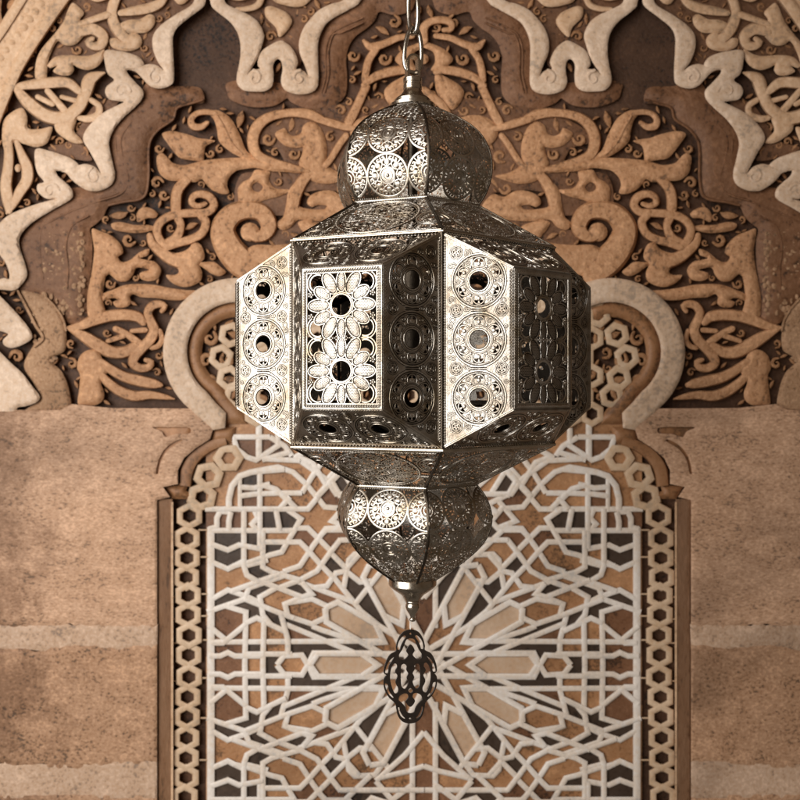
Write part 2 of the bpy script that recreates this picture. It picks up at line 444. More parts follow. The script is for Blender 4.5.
# ---- brown soffit of the scalloped arch
rl = Relief(); H = 0.0100; rl.bev = 17
revA = [(150, 80), (174, 86), (200, 88), (204, 102), (193, 104), (176.5, 109), (174, 119), (160, 130), (152, 139), (149.5, 150), (149.5, 175), (148, 193), (143, 199), (122, 203), (109, 206), (103, 217), (96, 224), (90, 229), (92, 240), (92, 262), (88, 290), (86, 322), (70, 324), (62, 316), (50, 302), (20, 294), (12, 280), (12, 240), (60, 192), (98, 182), (105, 150), (105, 130), (120, 108), (140, 92)]
rl.poly(revA, H, bevel=2.0)
revB = [(226, 84), (227, 92), (230, 99), (240, 104), (252, 107), (266, 107), (276, 105), (284, 100), (287, 98), (291, 102), (302, 107), (314, 109), (328, 108), (340, 102), (346, 93), (347, 75), (346, 60), (349, 46), (356, 36), (367, 28), (375, 20), (379, 12), (394, 15), (406, 13), (413, 8), (415, -14), (350, -14), (318, 30), (312, 60), (312, 82), (240, 80)]
rl.poly(revB, H, bevel=2.0)
for off, hh in ((6, .0112), (11, .0124)):
    rl.ribbon([(120 + off, 122, 2.5), (110 + off, 138, 2.5), (112 + off, 160, 2.5), (117 + off, 178, 2.5), (112 + off, 192, 2.5), (92 + off * .5, 197 + off * .4, 2.5), (70, 202 + off * .9, 2.5), (52, 214 + off * .6, 2.5), (42, 228, 2.5), (40, 250, 2.5), (43, 278, 2.5)], hh)
    rl.ribbon([(362, 12 + off, 2.5), (340, 22 + off, 2.5), (328 + off * .5, 34, 2.5), (322 + off * .6, 50, 2.5), (322 + off * .6, 75, 2.5), (318 + off * .6, 92, 2.5)], hh)
rl.ribbon([(88, 216, 2), (72, 226, 2.2), (66, 245, 2.4), (68, 268, 2.4), (67, 288, 2)], .0132)
rl.ribbon([(202, 100, 3), (192, 103, 3), (177, 108, 3), (173, 119, 3), (159, 129, 3), (151, 139, 3), (148.5, 150, 3), (148.5, 175, 3), (146, 193, 3), (140, 199, 3), (122, 202, 3), (109, 205, 3)], .0102)
rl.build("arch_soffit", M['reveal'], wall, loc=WL)

# ---- rough carved pier beside the arch foot
rl = Relief(); H = 0.0115
rl.poly([(20, 291), (34, 292), (50, 299), (57, 308), (63, 318), (66, 329), (65, 350), (51, 360), (62, 372), (69, 390), (69, 410), (24, 412), (40, 398), (34, 384), (24, 366), (33, 346), (42, 338), (34, 318)], H)
rl.ribbon([(18, 291, 3), (28, 310, 3.5), (36, 326, 3.5), (43, 338, 4), (35, 346, 4)], .0135)
rl.ribbon([(48, 299, 3), (57, 309, 3), (63, 319, 3), (66, 330, 3)], .0132)
for i in range(60):
    x = 24 + random.random() * 40; y = 298 + random.random() * 105
    if x < 30 + (y - 298) * .1 or (y > 340 and x > 62): continue
    Relief.rec = False
    rl.disc(x, y, 1.5 + random.random() * 1.8, 1.3 + random.random() * 1.4, H + .0012, mirror=True)
for i in range(150):
    x = 44 + random.random() * 40; y = 232 + random.random() * 82
    rl.disc(x, y, 1.2 + random.random() * 1.9, 1.3 + random.random() * 2, .0128, mirror=True)
rl.build("rough_pier_carving", M['rough'], wall, loc=WL)

# ---- cream scalloped arch edge
Relief.rec = True
rl = Relief(); H = 0.020
E1 = [(205, -14), (205.5, 2), (203, 7), (190, 17), (177, 28), (173, 37), (173, 50), (174, 75), (172, 84), (160, 88.5), (150, 86), (142, 78), (136, 72), (130, 69), (133, 62), (143, 65), (150, 64), (158, 66), (163.5, 70), (158, 62), (153, 49), (153, 36), (160, 26), (175, 15), (193, 3), (196, -14)]
E2 = [(105, 51), (120, 51), (132, 54), (140, 58), (144, 65), (138, 70.5), (127, 70), (128, 74), (136, 83), (143, 91), (142, 99), (134, 108), (122, 119), (113, 131), (109, 143), (112, 160), (115, 175), (112, 184), (102, 190), (90, 191), (81, 187), (72, 180), (66, 173), (61, 171), (70, 166), (79, 165), (86, 164), (95, 167), (100.5, 173), (97, 165), (90, 152), (83, 139), (88, 127), (103, 113), (118, 105), (124, 102), (118, 101), (109, 99), (105, 92), (107, 86), (114, 80), (108, 74), (105, 64)]
E3 = [(36, 149), (50, 151), (62, 155), (72, 159), (79, 166), (73, 171), (61, 171), (56, 171), (58, 176), (66, 183), (72, 190), (72, 198), (54, 209), (33, 222), (22, 233), (19, 242), (22, 255), (26, 267), (27, 276), (22, 284), (15, 290), (5, 290), (-8, 288), (-8, 283), (4, 278), (9, 279), (9, 272), (5, 262), (-2, 252), (-8, 235), (6, 217), (20, 210), (40, 203), (55, 199), (48, 199), (42, 196), (37, 190), (38, 184), (44, 182), (38, 174), (35, 163)]
E4 = [(-12, 284), (0, 296), (8, 304), (20, 317), (30, 330), (32, 338), (24, 344), (12, 348), (4, 345), (3, 340), (8, 334), (-10, 326)]
E5 = [(-10, 344), (0, 352), (10, 362), (22, 373), (32, 386), (40, 397), (37, 402), (26, 406), (17, 408), (16, 414), (-10, 418)]
E0 = [(210, -14), (211, 5), (215, 10), (230, 22), (237, 32), (240, 42), (240.5, 53), (239, 65), (237, 74), (237, 83), (243, 90), (254, 91.5), (265, 91), (272, 86), (273.5, 75), (273, 66), (275, 61), (278, 59), (281, 61), (282.5, 69), (281, 82), (285, 90), (296, 94), (305, 94), (314, 91), (318, 84), (318, 60), (318, 44), (321, 33), (328, 22), (348, 10), (359, 3), (366, -14), (350, -14), (343, 0), (331, 4), (319, 10), (311, 18), (303, 29), (299, 42), (300, 54), (305, 66), (308, 76), (305, 72), (300, 69.5), (296, 69), (298, 63), (296, 55), (291, 47), (286, 43), (281, 40.5), (272, 44), (262, 51), (258, 60), (258, 66), (260, 68.5), (252, 70), (247, 75), (253, 66), (258, 57), (262, 45), (264, 35), (258, 22), (249, 15), (236, 9), (225, 2), (224, -14)]
for e in (E0, E1, E2, E3, E4, E5): rl.poly(e, H, bevel=1.3, step=1.6)
sp = lambda x, y, s, r, fl=1: [(x + fl * r * math.cos(s + a) * (1 - a / 7.2), y + r * math.sin(s + a) * (1 - a / 7.2), 3.6 * (1 - a / 11)) for a in np.linspace(0, 5.4, 10)]
for (x, y, s, r, fl) in ((156, 77, -1.2, 8.2, -1), (94, 176, -1.2, 8.2, -1), (121, 91, 3.2, 9.0, -1), (50, 191, 3.4, 8.5, -1), (254, 78, -1.6, 7.6, 1), (299.5, 78, -1.6, 7.6, -1)):
    rl.ribbon(sp(x, y, s, r, fl), H + .003, H - .004)
rl.build("scalloped_arch_edge", M['cream'], wall, loc=WL)

# ---- arabesque field
rl = Relief(); H = 0.0125; rl.bev = 4.8
rl.ribbon([(214, 113, 6), (205, 112, 6), (196, 114, 6), (191, 120, 7), (193, 126, 8), (201, 127, 7), (207, 123, 5)], H)
rl.poly([(208, 112), (216, 110), (224, 113), (232, 120), (240, 135), (246, 150), (253, 156), (257, 159), (250, 160), (240, 157), (228, 150), (219, 141), (217, 130), (214, 120)], H)
rl.ribbon([(217, 116, 2.4), (224, 128, 2.6), (231, 142, 2.4), (242, 154, 1.6)], H + .002, H - .003)
rl.poly([(162, 134), (170, 131), (178, 132), (190, 135), (198, 138), (206, 139), (215, 141), (206, 146), (204, 155), (203, 161), (190, 160), (180, 158), (174, 152), (168, 144)], H - .002)
rl.poly([(157, 156), (162, 153), (168, 158), (173, 163), (185, 165), (197, 162), (206, 160), (230, 158), (257, 158), (268, 161), (285, 165), (300, 168), (308, 170), (302, 173), (285, 172), (270, 171), (255, 168), (245, 169), (236, 171), (229, 178), (227, 185), (229, 193), (222, 194), (212, 190), (205, 183), (202, 179), (196, 182), (180, 181), (168, 180), (160, 174), (157, 165)], H)
rl.ribbon([(188, 178, 10), (178, 190, 11), (176, 205, 11), (178, 217, 10), (181, 226, 8), (176, 238, 10), (166, 243, 8)], H - .001)
rl.ribbon([(205, 204, 5), (198, 206, 6), (192, 203, 7), (193, 197, 7), (200, 194, 8), (210, 197, 9), (214, 205, 9), (208, 212, 9), (195, 213, 9), (180, 214, 9), (168, 217, 9), (160, 223, 9), (157, 231, 9), (160, 240, 9), (167, 247, 8)], H)
rl.ribbon([(150, 236, 7), (152, 243, 9), (160, 251, 11), (170, 258, 13), (180, 262, 14)], H)
rl.ribbon([(200, 214, 9), (206, 222, 9), (202, 233, 9), (192, 239, 9), (178, 243, 9), (168, 247, 8)], H + .0005)
rl.poly([(165, 251), (175, 253), (184, 251), (190, 247), (193, 242), (200, 244), (204, 252), (204, 259), (199, 264), (202, 272), (201, 280), (194, 285), (184, 287), (174, 284), (168, 279), (166, 275), (175, 275), (179, 272), (176, 266), (168, 258)], H)
rl.poly([(197, 263), (206, 262), (214, 262), (222, 268), (226, 272), (220, 276), (212, 274), (205, 269)], H - .001)
rl.disc(218, 272, 3, 2.2, H + .0005)
rl.poly([(111, 224), (120, 222), (135, 225), (148, 225), (158, 228), (150, 231), (138, 233), (125, 232), (113, 229)], H - .002)
rl.poly([(136, 216), (141, 208), (150, 208), (158, 214), (155, 218), (148, 218), (138, 222)], H - .003)
rl.poly([(92, 229), (100, 231), (112, 236), (121, 245), (123, 253), (118, 257), (122, 262), (130, 260), (140, 252), (149, 249), (148, 255), (140, 258), (147, 260), (155, 262), (161, 270), (157, 279), (147, 281), (140, 278), (140, 273), (149, 270), (143, 268), (136, 268), (133, 275), (127, 281), (118, 281), (109, 274), (106, 276), (104, 285), (103, 300), (106, 318), (96, 319), (89, 319), (87, 300), (89, 285), (92, 270), (94, 250)], H)
rl.poly([(103, 294), (112, 290), (125, 285), (140, 284), (155, 285), (170, 288), (185, 290), (197, 291), (192, 296), (182, 300), (170, 300), (155, 298), (140, 297), (133, 294), (130, 297), (131, 303), (126, 307), (116, 307), (113, 302), (118, 300), (115, 298), (108, 299), (102, 301)], H)
rl.ribbon([(66, 328, 3), (80, 326, 9), (95, 320, 12), (110, 316, 12), (125, 315, 12), (138, 317, 11), (143, 322, 8)], H)
rl.ribbon([(70, 329, 5), (85, 337, 12), (98, 345, 14), (112, 352, 13), (125, 352, 12), (134, 347, 10)], H)
rl.ribbon([(116, 329, 7), (125, 333, 7), (135, 340, 8), (141, 344, 7)], H - .0015)
rl.ribbon([(108, 341, 5), (123, 336, 6)], H - .002)
rl.ribbon([(132, 331, 5), (145, 330, 6)], H - .002)
rl.ribbon([(162, 311, 5), (165, 306, 6), (160, 304, 8), (152, 306, 9), (148, 313, 9), (151, 322, 10), (154, 330, 11), (150, 340, 11), (142, 348, 11), (135, 356, 11), (133, 363, 10), (140, 368, 9), (149, 367, 8), (151, 362, 7), (146, 360, 5)], H + .001)
rl.ribbon([(160, 331, 5), (162, 340, 6), (158, 346, 6), (152, 348, 5)], H - .001)
rl.poly([(80, 356), (88, 350), (98, 351), (104, 362), (110, 368), (101, 382), (104, 392), (103, 400), (96, 405), (85, 405), (78, 404), (79, 390), (80, 375), (77, 368)], H)
rl.ribbon([(101, 362, 8), (112, 370, 10), (125, 377, 11), (140, 381, 12), (155, 384, 10), (160, 385, 6)], H)
rl.ribbon([(100, 374, 8), (110, 384, 10), (122, 392, 11), (135, 396, 11), (150, 395, 9), (165, 397, 6), (174, 399, 2)], H - .0008)
# big spiral
rl.ribbon([(251, 233, 13), (256, 237, 11), (265, 234, 14), (269, 225, 17), (262, 213, 18), (247, 210, 19), (232, 215, 22), (223, 229, 25), (228, 246, 28), (240, 261, 30), (254, 274, 24)], H + .0015)
rl.disc(250, 232, 9.5, 9.5, H + .001)
rl.poly([(236, 262), (252, 246), (275, 245), (296, 243), (312, 238), (312, 250), (300, 256), (280, 270), (250, 280), (240, 276)], H)
# ring with eye
rl.ribbon([(308, 171, 4), (290, 167, 8), (270, 161, 9), (257, 154, 11), (253, 140, 12), (258, 126, 12), (270, 117, 10), (290, 113, 9), (308, 114, 11), (320, 119, 10)], H)
rl.poly([(275, 134), (285, 128), (288, 133), (294, 136), (301, 133), (303, 126), (312, 121), (322, 130), (327, 150), (322, 172), (311, 171), (304, 158), (307, 147), (296, 148), (284, 145)], H)
rl.poly([(255, 170), (262, 170), (270, 172), (269, 180), (275, 188), (290, 190), (280, 196), (265, 200), (252, 205), (240, 204), (238, 196), (238, 188), (243, 182), (250, 178)], H, holes=[[(252, 186), (257, 182), (263, 187), (259, 192), (253, 190)]])
rl.ribbon([(311, 172, 9), (302, 182, 12), (296, 195, 12), (293, 207, 12), (289, 220, 12)], H)
rl.ribbon([(346, 136, 7), (340, 144, 7), (330, 160, 7), (322, 169, 7)], H)
rl.poly([(303, 133), (312, 137), (316, 150), (320, 158), (328, 166), (340, 173), (353, 176), (341, 181), (328, 184), (315, 182), (304, 176), (299, 164), (303, 150)], H)
rl.poly([(366, 208), (355, 194), (345, 197), (333, 191), (321, 191), (310, 196), (307, 203), (312, 207), (318, 205), (327, 206), (325, 209), (310, 209), (298, 205), (300, 193), (306, 182), (300, 179), (289, 190), (286, 205), (283, 217), (276, 224), (282, 230), (291, 227), (298, 220), (313, 221), (328, 221), (348, 218)], H)
rl.poly([(327, 227), (306, 220), (298, 223), (303, 232), (309, 238), (320, 236)], H)
# crown figure
rl.ribbon([(364, 41, 4), (371, 47, 9), (384, 44, 8), (398, 38, 7), (412, 36, 6)], H)
rl.ribbon([(376, 49, 8), (369, 60, 8), (366, 72, 8), (365, 80, 7)], H)
rl.ribbon([(364, 85, 6), (375, 77, 9), (390, 72, 10), (405, 70, 9), (412, 72, 6)], H + .0005)
rl.ribbon([(366, 87, 9), (360, 100, 9), (354, 113, 10), (349, 122, 10)], H - .001)
rl.poly([(384, 92), (390, 84), (402, 77), (412, 73), (413, 84), (410, 95), (404, 103), (396, 110), (388, 103)], H)
rl.poly([(395, 60), (400, 52), (410, 46), (424, 42), (424.5, 47), (415, 52), (413, 62), (417, 70), (410, 72), (402, 67)], H)
rl.disc(424, 59, 4.5, 5, H, mirror=False)
rl.ribbon([(424, 40, 9), (424, 28, 9), (430, 22, 8), (442, 20, 8), (451, 23, 8), (451, 29, 6), (444, 30, 5)], H, mirror=False)
rl.ribbon([(425, 91, 9), (434, 98, 9), (443, 106, 9), (449, 116, 8)], H)
rl.disc(374, 132, 24, 17, H)
rl.ribbon([(318, 119, 8), (335, 124, 9), (350, 128, 7), (362, 128, 5)], H)
rl.build("arabesque_carving", M['tan'], wall, loc=WL)

# ---- horseshoe arch
cx0, cy0 = 237, 352
arc = lambda r, a0, a1, n: [(cx0 + r * math.cos(a), cy0 - r * math.sin(a)) for a in np.linspace(R(a0), R(a1), n)]
# centre crown that runs behind the lantern
rl = Relief(); H = 0.021
rl.poly(arc(74, 62, 232, 40) + [(191, 412), (213, 430), (225, 428), (226, 413)] + [(221, 408), (216, 403)] + arc(50, 232, 62, 30), H, smooth=False, bevel=1.5)
rl.ribbon([(268, 292, 24), (300, 270, 24), (340, 250, 24), (380, 238, 24), (424, 232, 24)], H - .0015, cap=False)
Relief.rec = False
rl.build("horseshoe_arch", M['cream'], wall, loc=WL)
rl = Relief()
rl.bev = 7
rl.poly(arc(51, 62, 236, 30) + [(226, 424), (247, 424), (247, 416)] + arc(35, 238, 62, 24), 0.0135, smooth=False, bevel=1.5)
rl.poly([(211, 427), (236, 427), (234, 443), (210, 443)], 0.0125, smooth=False)
rl.ribbon([(226, 441, 9), (210, 446, 12), (197, 455, 13), (188, 468, 14), (185, 486, 13)], 0.0125, cap=False)
rl.poly([(164, 486), (188, 485), (186, 491), (196, 494), (190, 499), (172, 499)], 0.012, smooth=False)
rl.poly([(148, 422), (194, 422), (194, 444), (176, 456), (162, 480), (150, 480)], 0.0135, smooth=False)
rl.build("horseshoe_soffit", M['soffit'], wall, loc=WL)

# ---- small weathered leaves and curls low in the hollows of the carving
OCC[406:, :] = True; OCC[:, 424:] = True
nb = np.zeros_like(OCC)          # keep the two deep scallop hollows free
OCC[0:106, 172:242] = True
rl = Relief(); rf = random.Random(11); FP = []
yy, xx = np.nonzero(OCC); occp = np.stack([xx, yy], 1).astype(float)
for it in range(5200):
    x, y = rf.uniform(0, 423), rf.uniform(0, 404)
    if OCC[int(y), int(x)]: continue
    near = np.abs(occp - (x, y)).max(1) < 13
    q = occp[near]; dd = np.hypot(q[:, 0] - x, q[:, 1] - y).min() if len(q) else 13
    for (a, b, c) in FP: dd = min(dd, math.hypot(a - x, b - y) - c)
    r = min(dd + .3, 9.0)
    if r < (5 if it < 1500 else 3.2 if it < 3000 else 2.2): continue
    FP.append((x, y, r)); a0 = rf.uniform(0, 2 * PI); d = rf.choice((1, -1)); hh = rf.uniform(.002, .009)
    if r > 4.2 and rf.random() < .75:
        pts = [(x + r * .8 * (1 - .75 * t) * math.cos(a0 + d * 6.6 * t), y + r * .8 * (1 - .75 * t) * math.sin(a0 + d * 6.6 * t), r * .6 * (.45 + .6 * math.sin(PI * min(1, t * 1.15 + .08)))) for t in np.linspace(0, 1, 9)]
        rl.ribbon(pts, hh)
    else:
        c, q_ = math.cos(a0), math.sin(a0); cv = rf.uniform(-.4, .4)
        rl.ribbon([(x + (u * c - v * q_) * r, y + (u * q_ + v * c) * r, r * ww) for u, v, ww in ((-1, 0, .25), (-.5, .15 * cv, .75), (.1, .3 * cv, .95), (.6, .2 * cv, .6), (1, -.2 * cv, .12))], hh)
rl.build("weathered_leaf_carving", M['leaf'], wall, loc=WL)

# ---- plain stone wall on both sides, laid in courses with mortar
for sgn, mm in (("l", 0), ("r", 1)):
    def course(name, pts, h, mat, holes=(), smooth=False, bevel=0.8, ragged=True):
        r2 = Relief()
        if ragged:
            rg = random.Random(len(pts) + mm * 7 + int(h * 1e4)); out = []
            for p, p2 in zip(pts, pts[1:] + pts[:1]):
                out.append(p); L_ = math.hypot(p2[0] - p[0], p2[1] - p[1])
                if abs(p2[1] - p[1]) < 12 and p[0] > -60 and p2[0] > -60 and p[1] > 600 and p[1] < 900:
                    k_ = int(L_ / 5)
                    for i in range(1, k_): out.append((p[0] + (p2[0] - p[0]) * i / k_, p[1] + (p2[1] - p[1]) * i / k_ + rg.uniform(-2, 2)))
            pts = out
        q = [(2 * AX - p[0], *p[1:]) for p in pts] if mm else pts
        hs = [[(2 * AX - p[0], p[1]) for p in hl] for hl in holes] if mm else holes
        r2.poly(q, h, smooth=smooth, holes=hs, mirror=False, bevel=bevel, ragged_step=4)
        return r2.build(name, M[mat], wall, loc=WL)
    course("stone_course", [(-400, 410), (60, 410), (72, 404), (110, 408), (192, 408.5), (202, 413), (225, 413), (223, 426), (213, 429), (210, 439), (196, 448), (184, 458), (178, 470), (178, 484), (163, 487), (170, 497), (157, 500), (157, 626), (120, 628), (80, 624), (30, 627), (-50, 625), (-400, 626)], 0.0205, 'stone',
           holes=[[(153, 427.5), (170, 427), (190, 428), (190, 433), (176, 434), (165, 437), (162, 432)],
                  [(182, 439), (176, 441), (168, 446), (162, 453), (158, 462), (156, 474), (158, 474), (160.5, 463), (164.5, 454.5), (170.5, 448), (182, 441)]])
    course("mortar_joint", [(-400, 624), (-50, 624), (158, 624), (157, 650), (-50, 650), (-400, 650)], 0.0198, 'mortar')
    course("stone_course", [(-400, 648), (-50, 648), (10, 648), (40, 651), (75, 643), (110, 647), (157, 644), (157, 762), (120, 764), (70, 770), (20, 766), (-50, 765), (-400, 768)], 0.0208, 'stone_low')
    course("mortar_joint", [(-400, 760), (-50, 760), (157, 760), (157, 800), (-400, 800)], 0.0199, 'mortar')
    course("stone_course", [(-400, 796), (-50, 797), (60, 793), (157, 797), (157, 1000), (-400, 1000)], 0.0207, 'stone_low')
    course("lattice_jamb", [(157, 499), (172.5, 499), (172.5, 1000), (157, 1000)], 0.013, 'jamb')
    course("jamb_fillet", [(171, 502), (173.2, 502), (173.2, 1000), (171, 1000)], 0.0155, 'pale', bevel=0.4)

# ---- border of interlaced hexagons
rl = Relief()
def hexring(x, y, r, w_, rot, h=0.0085, sx=1.0, sy=1.0):
    rl.ribbon([(x + sx * r * math.cos(rot + k * PI / 3), y + sy * r * math.sin(rot + k * PI / 3)) for k in range(6)], h, w=w_, closed=True, smooth=False)
chain = [(228.5, 458, .5), (208.5, 476, .3), (202, 497, .2), (189.5, 516, 0), (187, 538.5, 0), (187, 558, 0), (186.3, 577.5, 0), (188, 595.5, 0), (188, 615, 0), (189, 635.5, 0), (188.5, 655, 0), (189, 677, 0), (187.5, 697, 0), (187, 717, 0), (186.5, 738, 0), (186, 758, 0), (186, 777.5, 0), (185, 797, 0), (185, 817, 0), (185, 837, 0)]
for i, (x, y, rt) in enumerate(chain):
    hexring(x, y, 10.6 if i < 3 else 10.3, 8.6 if i < 3 else 6.9, PI / 2 + rt, 0.0085 + (i % 2) * .0006, 1.08)
for y in (530, 557, 594, 616, 640, 678, 718, 760): 
    rl.ribbon([(199, y, 2), (208, y, 2)], .005)
    rl.ribbon([(172, y + 3, 1.6), (178, y + 3, 1.6)], .005)
# ring of hexagons inside the horseshoe lobe, and more behind the lantern
for (x, y) in ((231, 335), (221, 357), (229, 378), (250, 315), (236, 396)):
    hexring(x, y, 9.8, 7.4, PI / 2 + .2, .009)
for iy, y in enumerate(np.arange(300, 432, 19)):
    for x in np.arange(256 + (iy % 2) * 10, 424, 20.5):
        hexring(x, y, 9.8, 6.8, PI / 2, .0086 + (iy % 2) * .0006)
rl.build("hexagon_border", M['hexring'], wall, loc=WL)

# ---- star lattice: ribbons (one quarter is drawn, the rest mirrored) over a mosaic
RIB = []
def L(*p, w=6.3): RIB.append(([(a, b) for a, b in p], w, True))
L((205, 509), (308, 509), (315.5, 500)); L((338, 508), (325, 507), (308, 486)); L((302, 493), (315, 472), (330, 452))
L((250, 472), (272, 468), (278, 467), (293, 472), (303, 481)); L((295, 457), (326, 479)); L((320, 494), (336, 477))
L((240, 496), (255, 494), (281, 493), (300, 493)); L((282, 494), (293, 505)); L((334, 485), (341, 497)); L((268, 459), (288, 460))
L((295, 528), (308, 528), (331, 551)); L((338, 528), (326, 528.5), (313, 546), (300, 566), (285, 571))
L((288, 510), (301, 519), (287, 543), (282, 552), (270, 555), (250, 562), (233, 566)); L((220, 530.5), (290, 530.5))
L((266, 542), (300, 542), (308, 550), (322, 566), (331, 575)); L((341, 539), (330, 553), (317, 571), (300, 580), (284, 586))
L((297, 579), (272, 572), (263, 567), (263, 545)); L((246, 586), (277, 575)); L((258, 580), (302, 597), (312, 594), (306, 587))
L((302, 583), (348, 600)); L((336, 580), (361, 611), (371, 619)); L((319, 587), (327, 586), (336, 573), (346, 571), (360, 582), (372, 581))
L((333, 555), (348, 570)); L((346, 569), (355, 559))
L((287, 603), (312, 599), (327, 606), (325, 618), (312, 624), (288, 616), (285, 604), (290, 602))
L((268, 621), (263, 615), (260, 597), (276, 588)); L((250, 601), (280, 613), (294, 618)); L((248, 622), (257, 618), (282, 630))
L((283, 621), (288, 640), (288, 654)); L((216, 642), (372, 641)); L((285, 624), (348, 650)); L((312, 626), (322, 630), (356, 641))
L((277, 665), (284, 656), (302, 655), (308, 665)); L((308, 665), (314, 653), (372, 653)); L((250, 654), (292, 654))
L((244, 512), (244, 566), (247, 575), (259, 582)); L((231, 512), (229, 521), (229, 530))
L((217, 546), (228, 550), (239, 545), (262, 549)); L((212, 562), (228, 569), (242, 562)); L((214, 598), (228, 590), (246, 596), (263, 604))
L((207, 612), (245, 599)); L((272, 580), (249, 588), (245, 598)); L((236, 609), (246, 612), (245, 664.6)); L((209, 626), (225, 639)); L((239, 630), (223, 643), (214, 643))
L((209, 656), (220, 656), (228, 652.5), (235, 656), (262, 656)); L((264, 625), (263, 664.6)); L((249, 565), (268, 560)); L((211, 527), (211, 664.6), w=8.5)
L((231, 512), (220, 511.5), (217, 518), (217, 527), (209, 529)); L((240, 478), (240, 512), w=5); L((260, 478), (260, 545)); L((240, 487), (254, 488), (270, 484)); L((262, 485), (276, 489), (283, 496))
L((290, 497), (283, 505)); L((276, 509), (280, 531)); L((254, 509), (258, 518), (252, 524), (258, 531))
L((283, 571), (283, 575))
# upper part towards the horseshoe
L((259, 424), (259, 458), w=7); L((232, 437), (270, 437)); L((234, 439), (237, 449), (247, 457), (256, 460), (270, 451)); L((270, 437), (285, 446), (292, 456)); L((278, 428), (278, 444))
L((275, 470), (252, 472), (240, 476), (232, 486), (229, 499), (229, 510), w=7)
L((262, 460), (290, 452)); L((326, 452), (345, 470)); L((336, 470), (352, 452)); L((352, 470), (372, 488), (392, 470)); L((345, 497), (372, 510), (400, 500)); L((360, 520), (372, 532), (410, 520))
L((308, 450), (294, 458)); L((303, 459), (312.5, 462.5), (325, 483)); L((341, 470), (317, 496)); L((366, 494), (336.5, 494), (331, 486)); L((349, 481), (344, 473))
L((352, 498), (332, 521), (345, 526)); L((354, 518), (346, 508)); L((357, 521), (348.5, 530), (326, 530), (318, 538)); L((369, 553), (345, 530))
L((376, 549), (392, 530), (412, 545)); L((366, 500), (352, 512))
# near the vertical axis
L((424, 598), (405, 575), (376, 549)); L((383, 553), (409, 559), (424, 564)); L((340, 540), (424, 540)); L((412.5, 628), (412.5, 528)); L((346, 576), (349, 560), (355, 554), (375, 555), (388, 574))
L((390, 560), (360, 598))
CC = (424.0, 665.0)
ROS = []
for k in range(12):
    if k in (3, 9): continue
    a = k * PI / 6 + (R(1.5) if k in (2, 8) else -R(1.5) if k in (4, 10) else 0)
    ca, sa = math.cos(a), math.sin(a)
    f = lambda u, v: (CC[0] + u * ca - v * sa, CC[1] - u * sa - v * ca)
    for s_ in (1, -1):
        ROS.append(([f(3, 11 * s_), f(106, 11.5 * s_), f(114, 0)], 6.8))
    ROS.append(([f(62, 11), f(46, 0), f(62, -11)], 6.8))
SEG = []
for i, (p, _, _) in enumerate(RIB):
    for a, b in zip(p[:-1], p[1:]): SEG.append((i, a, b))
for i, (p, _) in enumerate(ROS):
    for a, b in zip(p[:-1], p[1:]): SEG.append((-1 - i, a, b))
SEG.append((9999, (424, 400), (424, 665))); SEG.append((9998, (200, 665), (424, 665)))
def extend(i, e, prev):
    dx, dy = e[0] - prev[0], e[1] - prev[1]; L_ = math.hypot(dx, dy)
    if L_ < 1e-6: return e
    dx /= L_; dy /= L_; best = None
    for (j, a, b) in SEG:
        if j == i: continue
        ex, ey = b[0] - a[0], b[1] - a[1]; den = dx * ey - dy * ex
        if abs(den) < 1e-6: continue
        t = ((a[0] - e[0]) * ey - (a[1] - e[1]) * ex) / den; u = ((a[0] - e[0]) * dy - (a[1] - e[1]) * dx) / den
        if -4 < t < 17 and -.02 <= u <= 1.02 and (best is None or abs(t) < abs(best)): best = t
    if best is None: return e
    if best < 0: return e
    return (e[0] + dx * best, e[1] + dy * best)
RIB = [([extend(i, p[0], p[1])] + list(p[1:-1]) + [extend(i, p[-1], p[-2])], w_, x_) for i, (p, w_, x_) in enumerate(RIB)]
rl = Relief()
for p, w_, _ in RIB: rl.ribbon(p, 0.0072, w=w_, smooth=False, both=True)
for p, w_ in ROS: rl.ribbon(p, 0.0076, w=w_, smooth=False, mirror=False)
rl.build("star_lattice", M['lattice'], wall, loc=WL)

# mosaic under the lattice: flood-filled cells of the same drawing, one tile colour per cell
HINT = {'D': [(228, 556), (252, 610), (255, 590), (253, 649), (228, 599), (256, 537), (300, 588), (330, 602), (345, 610), (355, 588), (334, 563), (310, 640), (318, 647), (353, 647), (379, 617), (274, 618), (252, 572), (268, 463), (266, 480), (400, 575), (368, 618), (231, 540)],
        'B': [(315, 537), (332, 537), (275, 520), (288, 536), (304, 536), (330, 495), (282, 500), (228, 622), (229, 665), (228, 647), (424, 580), (250, 446), (235, 520), (248, 500), (301, 627), (312, 634)],
        'T': [(318, 519), (285, 558), (319, 553), (341, 551), (282, 579), (307, 568), (320, 580), (335, 588), (275, 602), (305, 611), (229, 581), (230, 521), (256, 662), (291, 665), (275, 634), (277, 647), (387, 665), (392, 648), (405, 634), (424, 628), (364, 567), (286, 482), (303, 468), (318, 480), (302, 500), (268, 503), (250, 520), (424, 545)],
        'L': [(340, 665), (350, 622), (383, 594), (375, 662)]}
S = 1.0
x0, y0, x1, y1 = 206, 420, 424, 666
nx, ny = int((x1 - x0) / S), int((y1 - y0) / S)
gx, gy = np.meshgrid(x0 + (np.arange(nx) + .5) * S, y0 + (np.arange(ny) + .5) * S)
occ = np.zeros((ny, nx), bool)
def rast(p, w_):
    for a, b in zip(p[:-1], p[1:]):
        ax, ay = a[0], a[1]; dx, dy = b[0] - ax, b[1] - ay
        t = np.clip(((gx - ax) * dx + (gy - ay) * dy) / (dx * dx + dy * dy + 1e-9), 0, 1)
        occ[np.hypot(gx - ax - t * dx, gy - ay - t * dy) < w_ / 2] = True
for p, w_, _ in RIB: rast(p, w_)
for p, w_ in ROS: rast(p, w_)
lab = np.full((ny, nx), -1, int)
ncell = 0
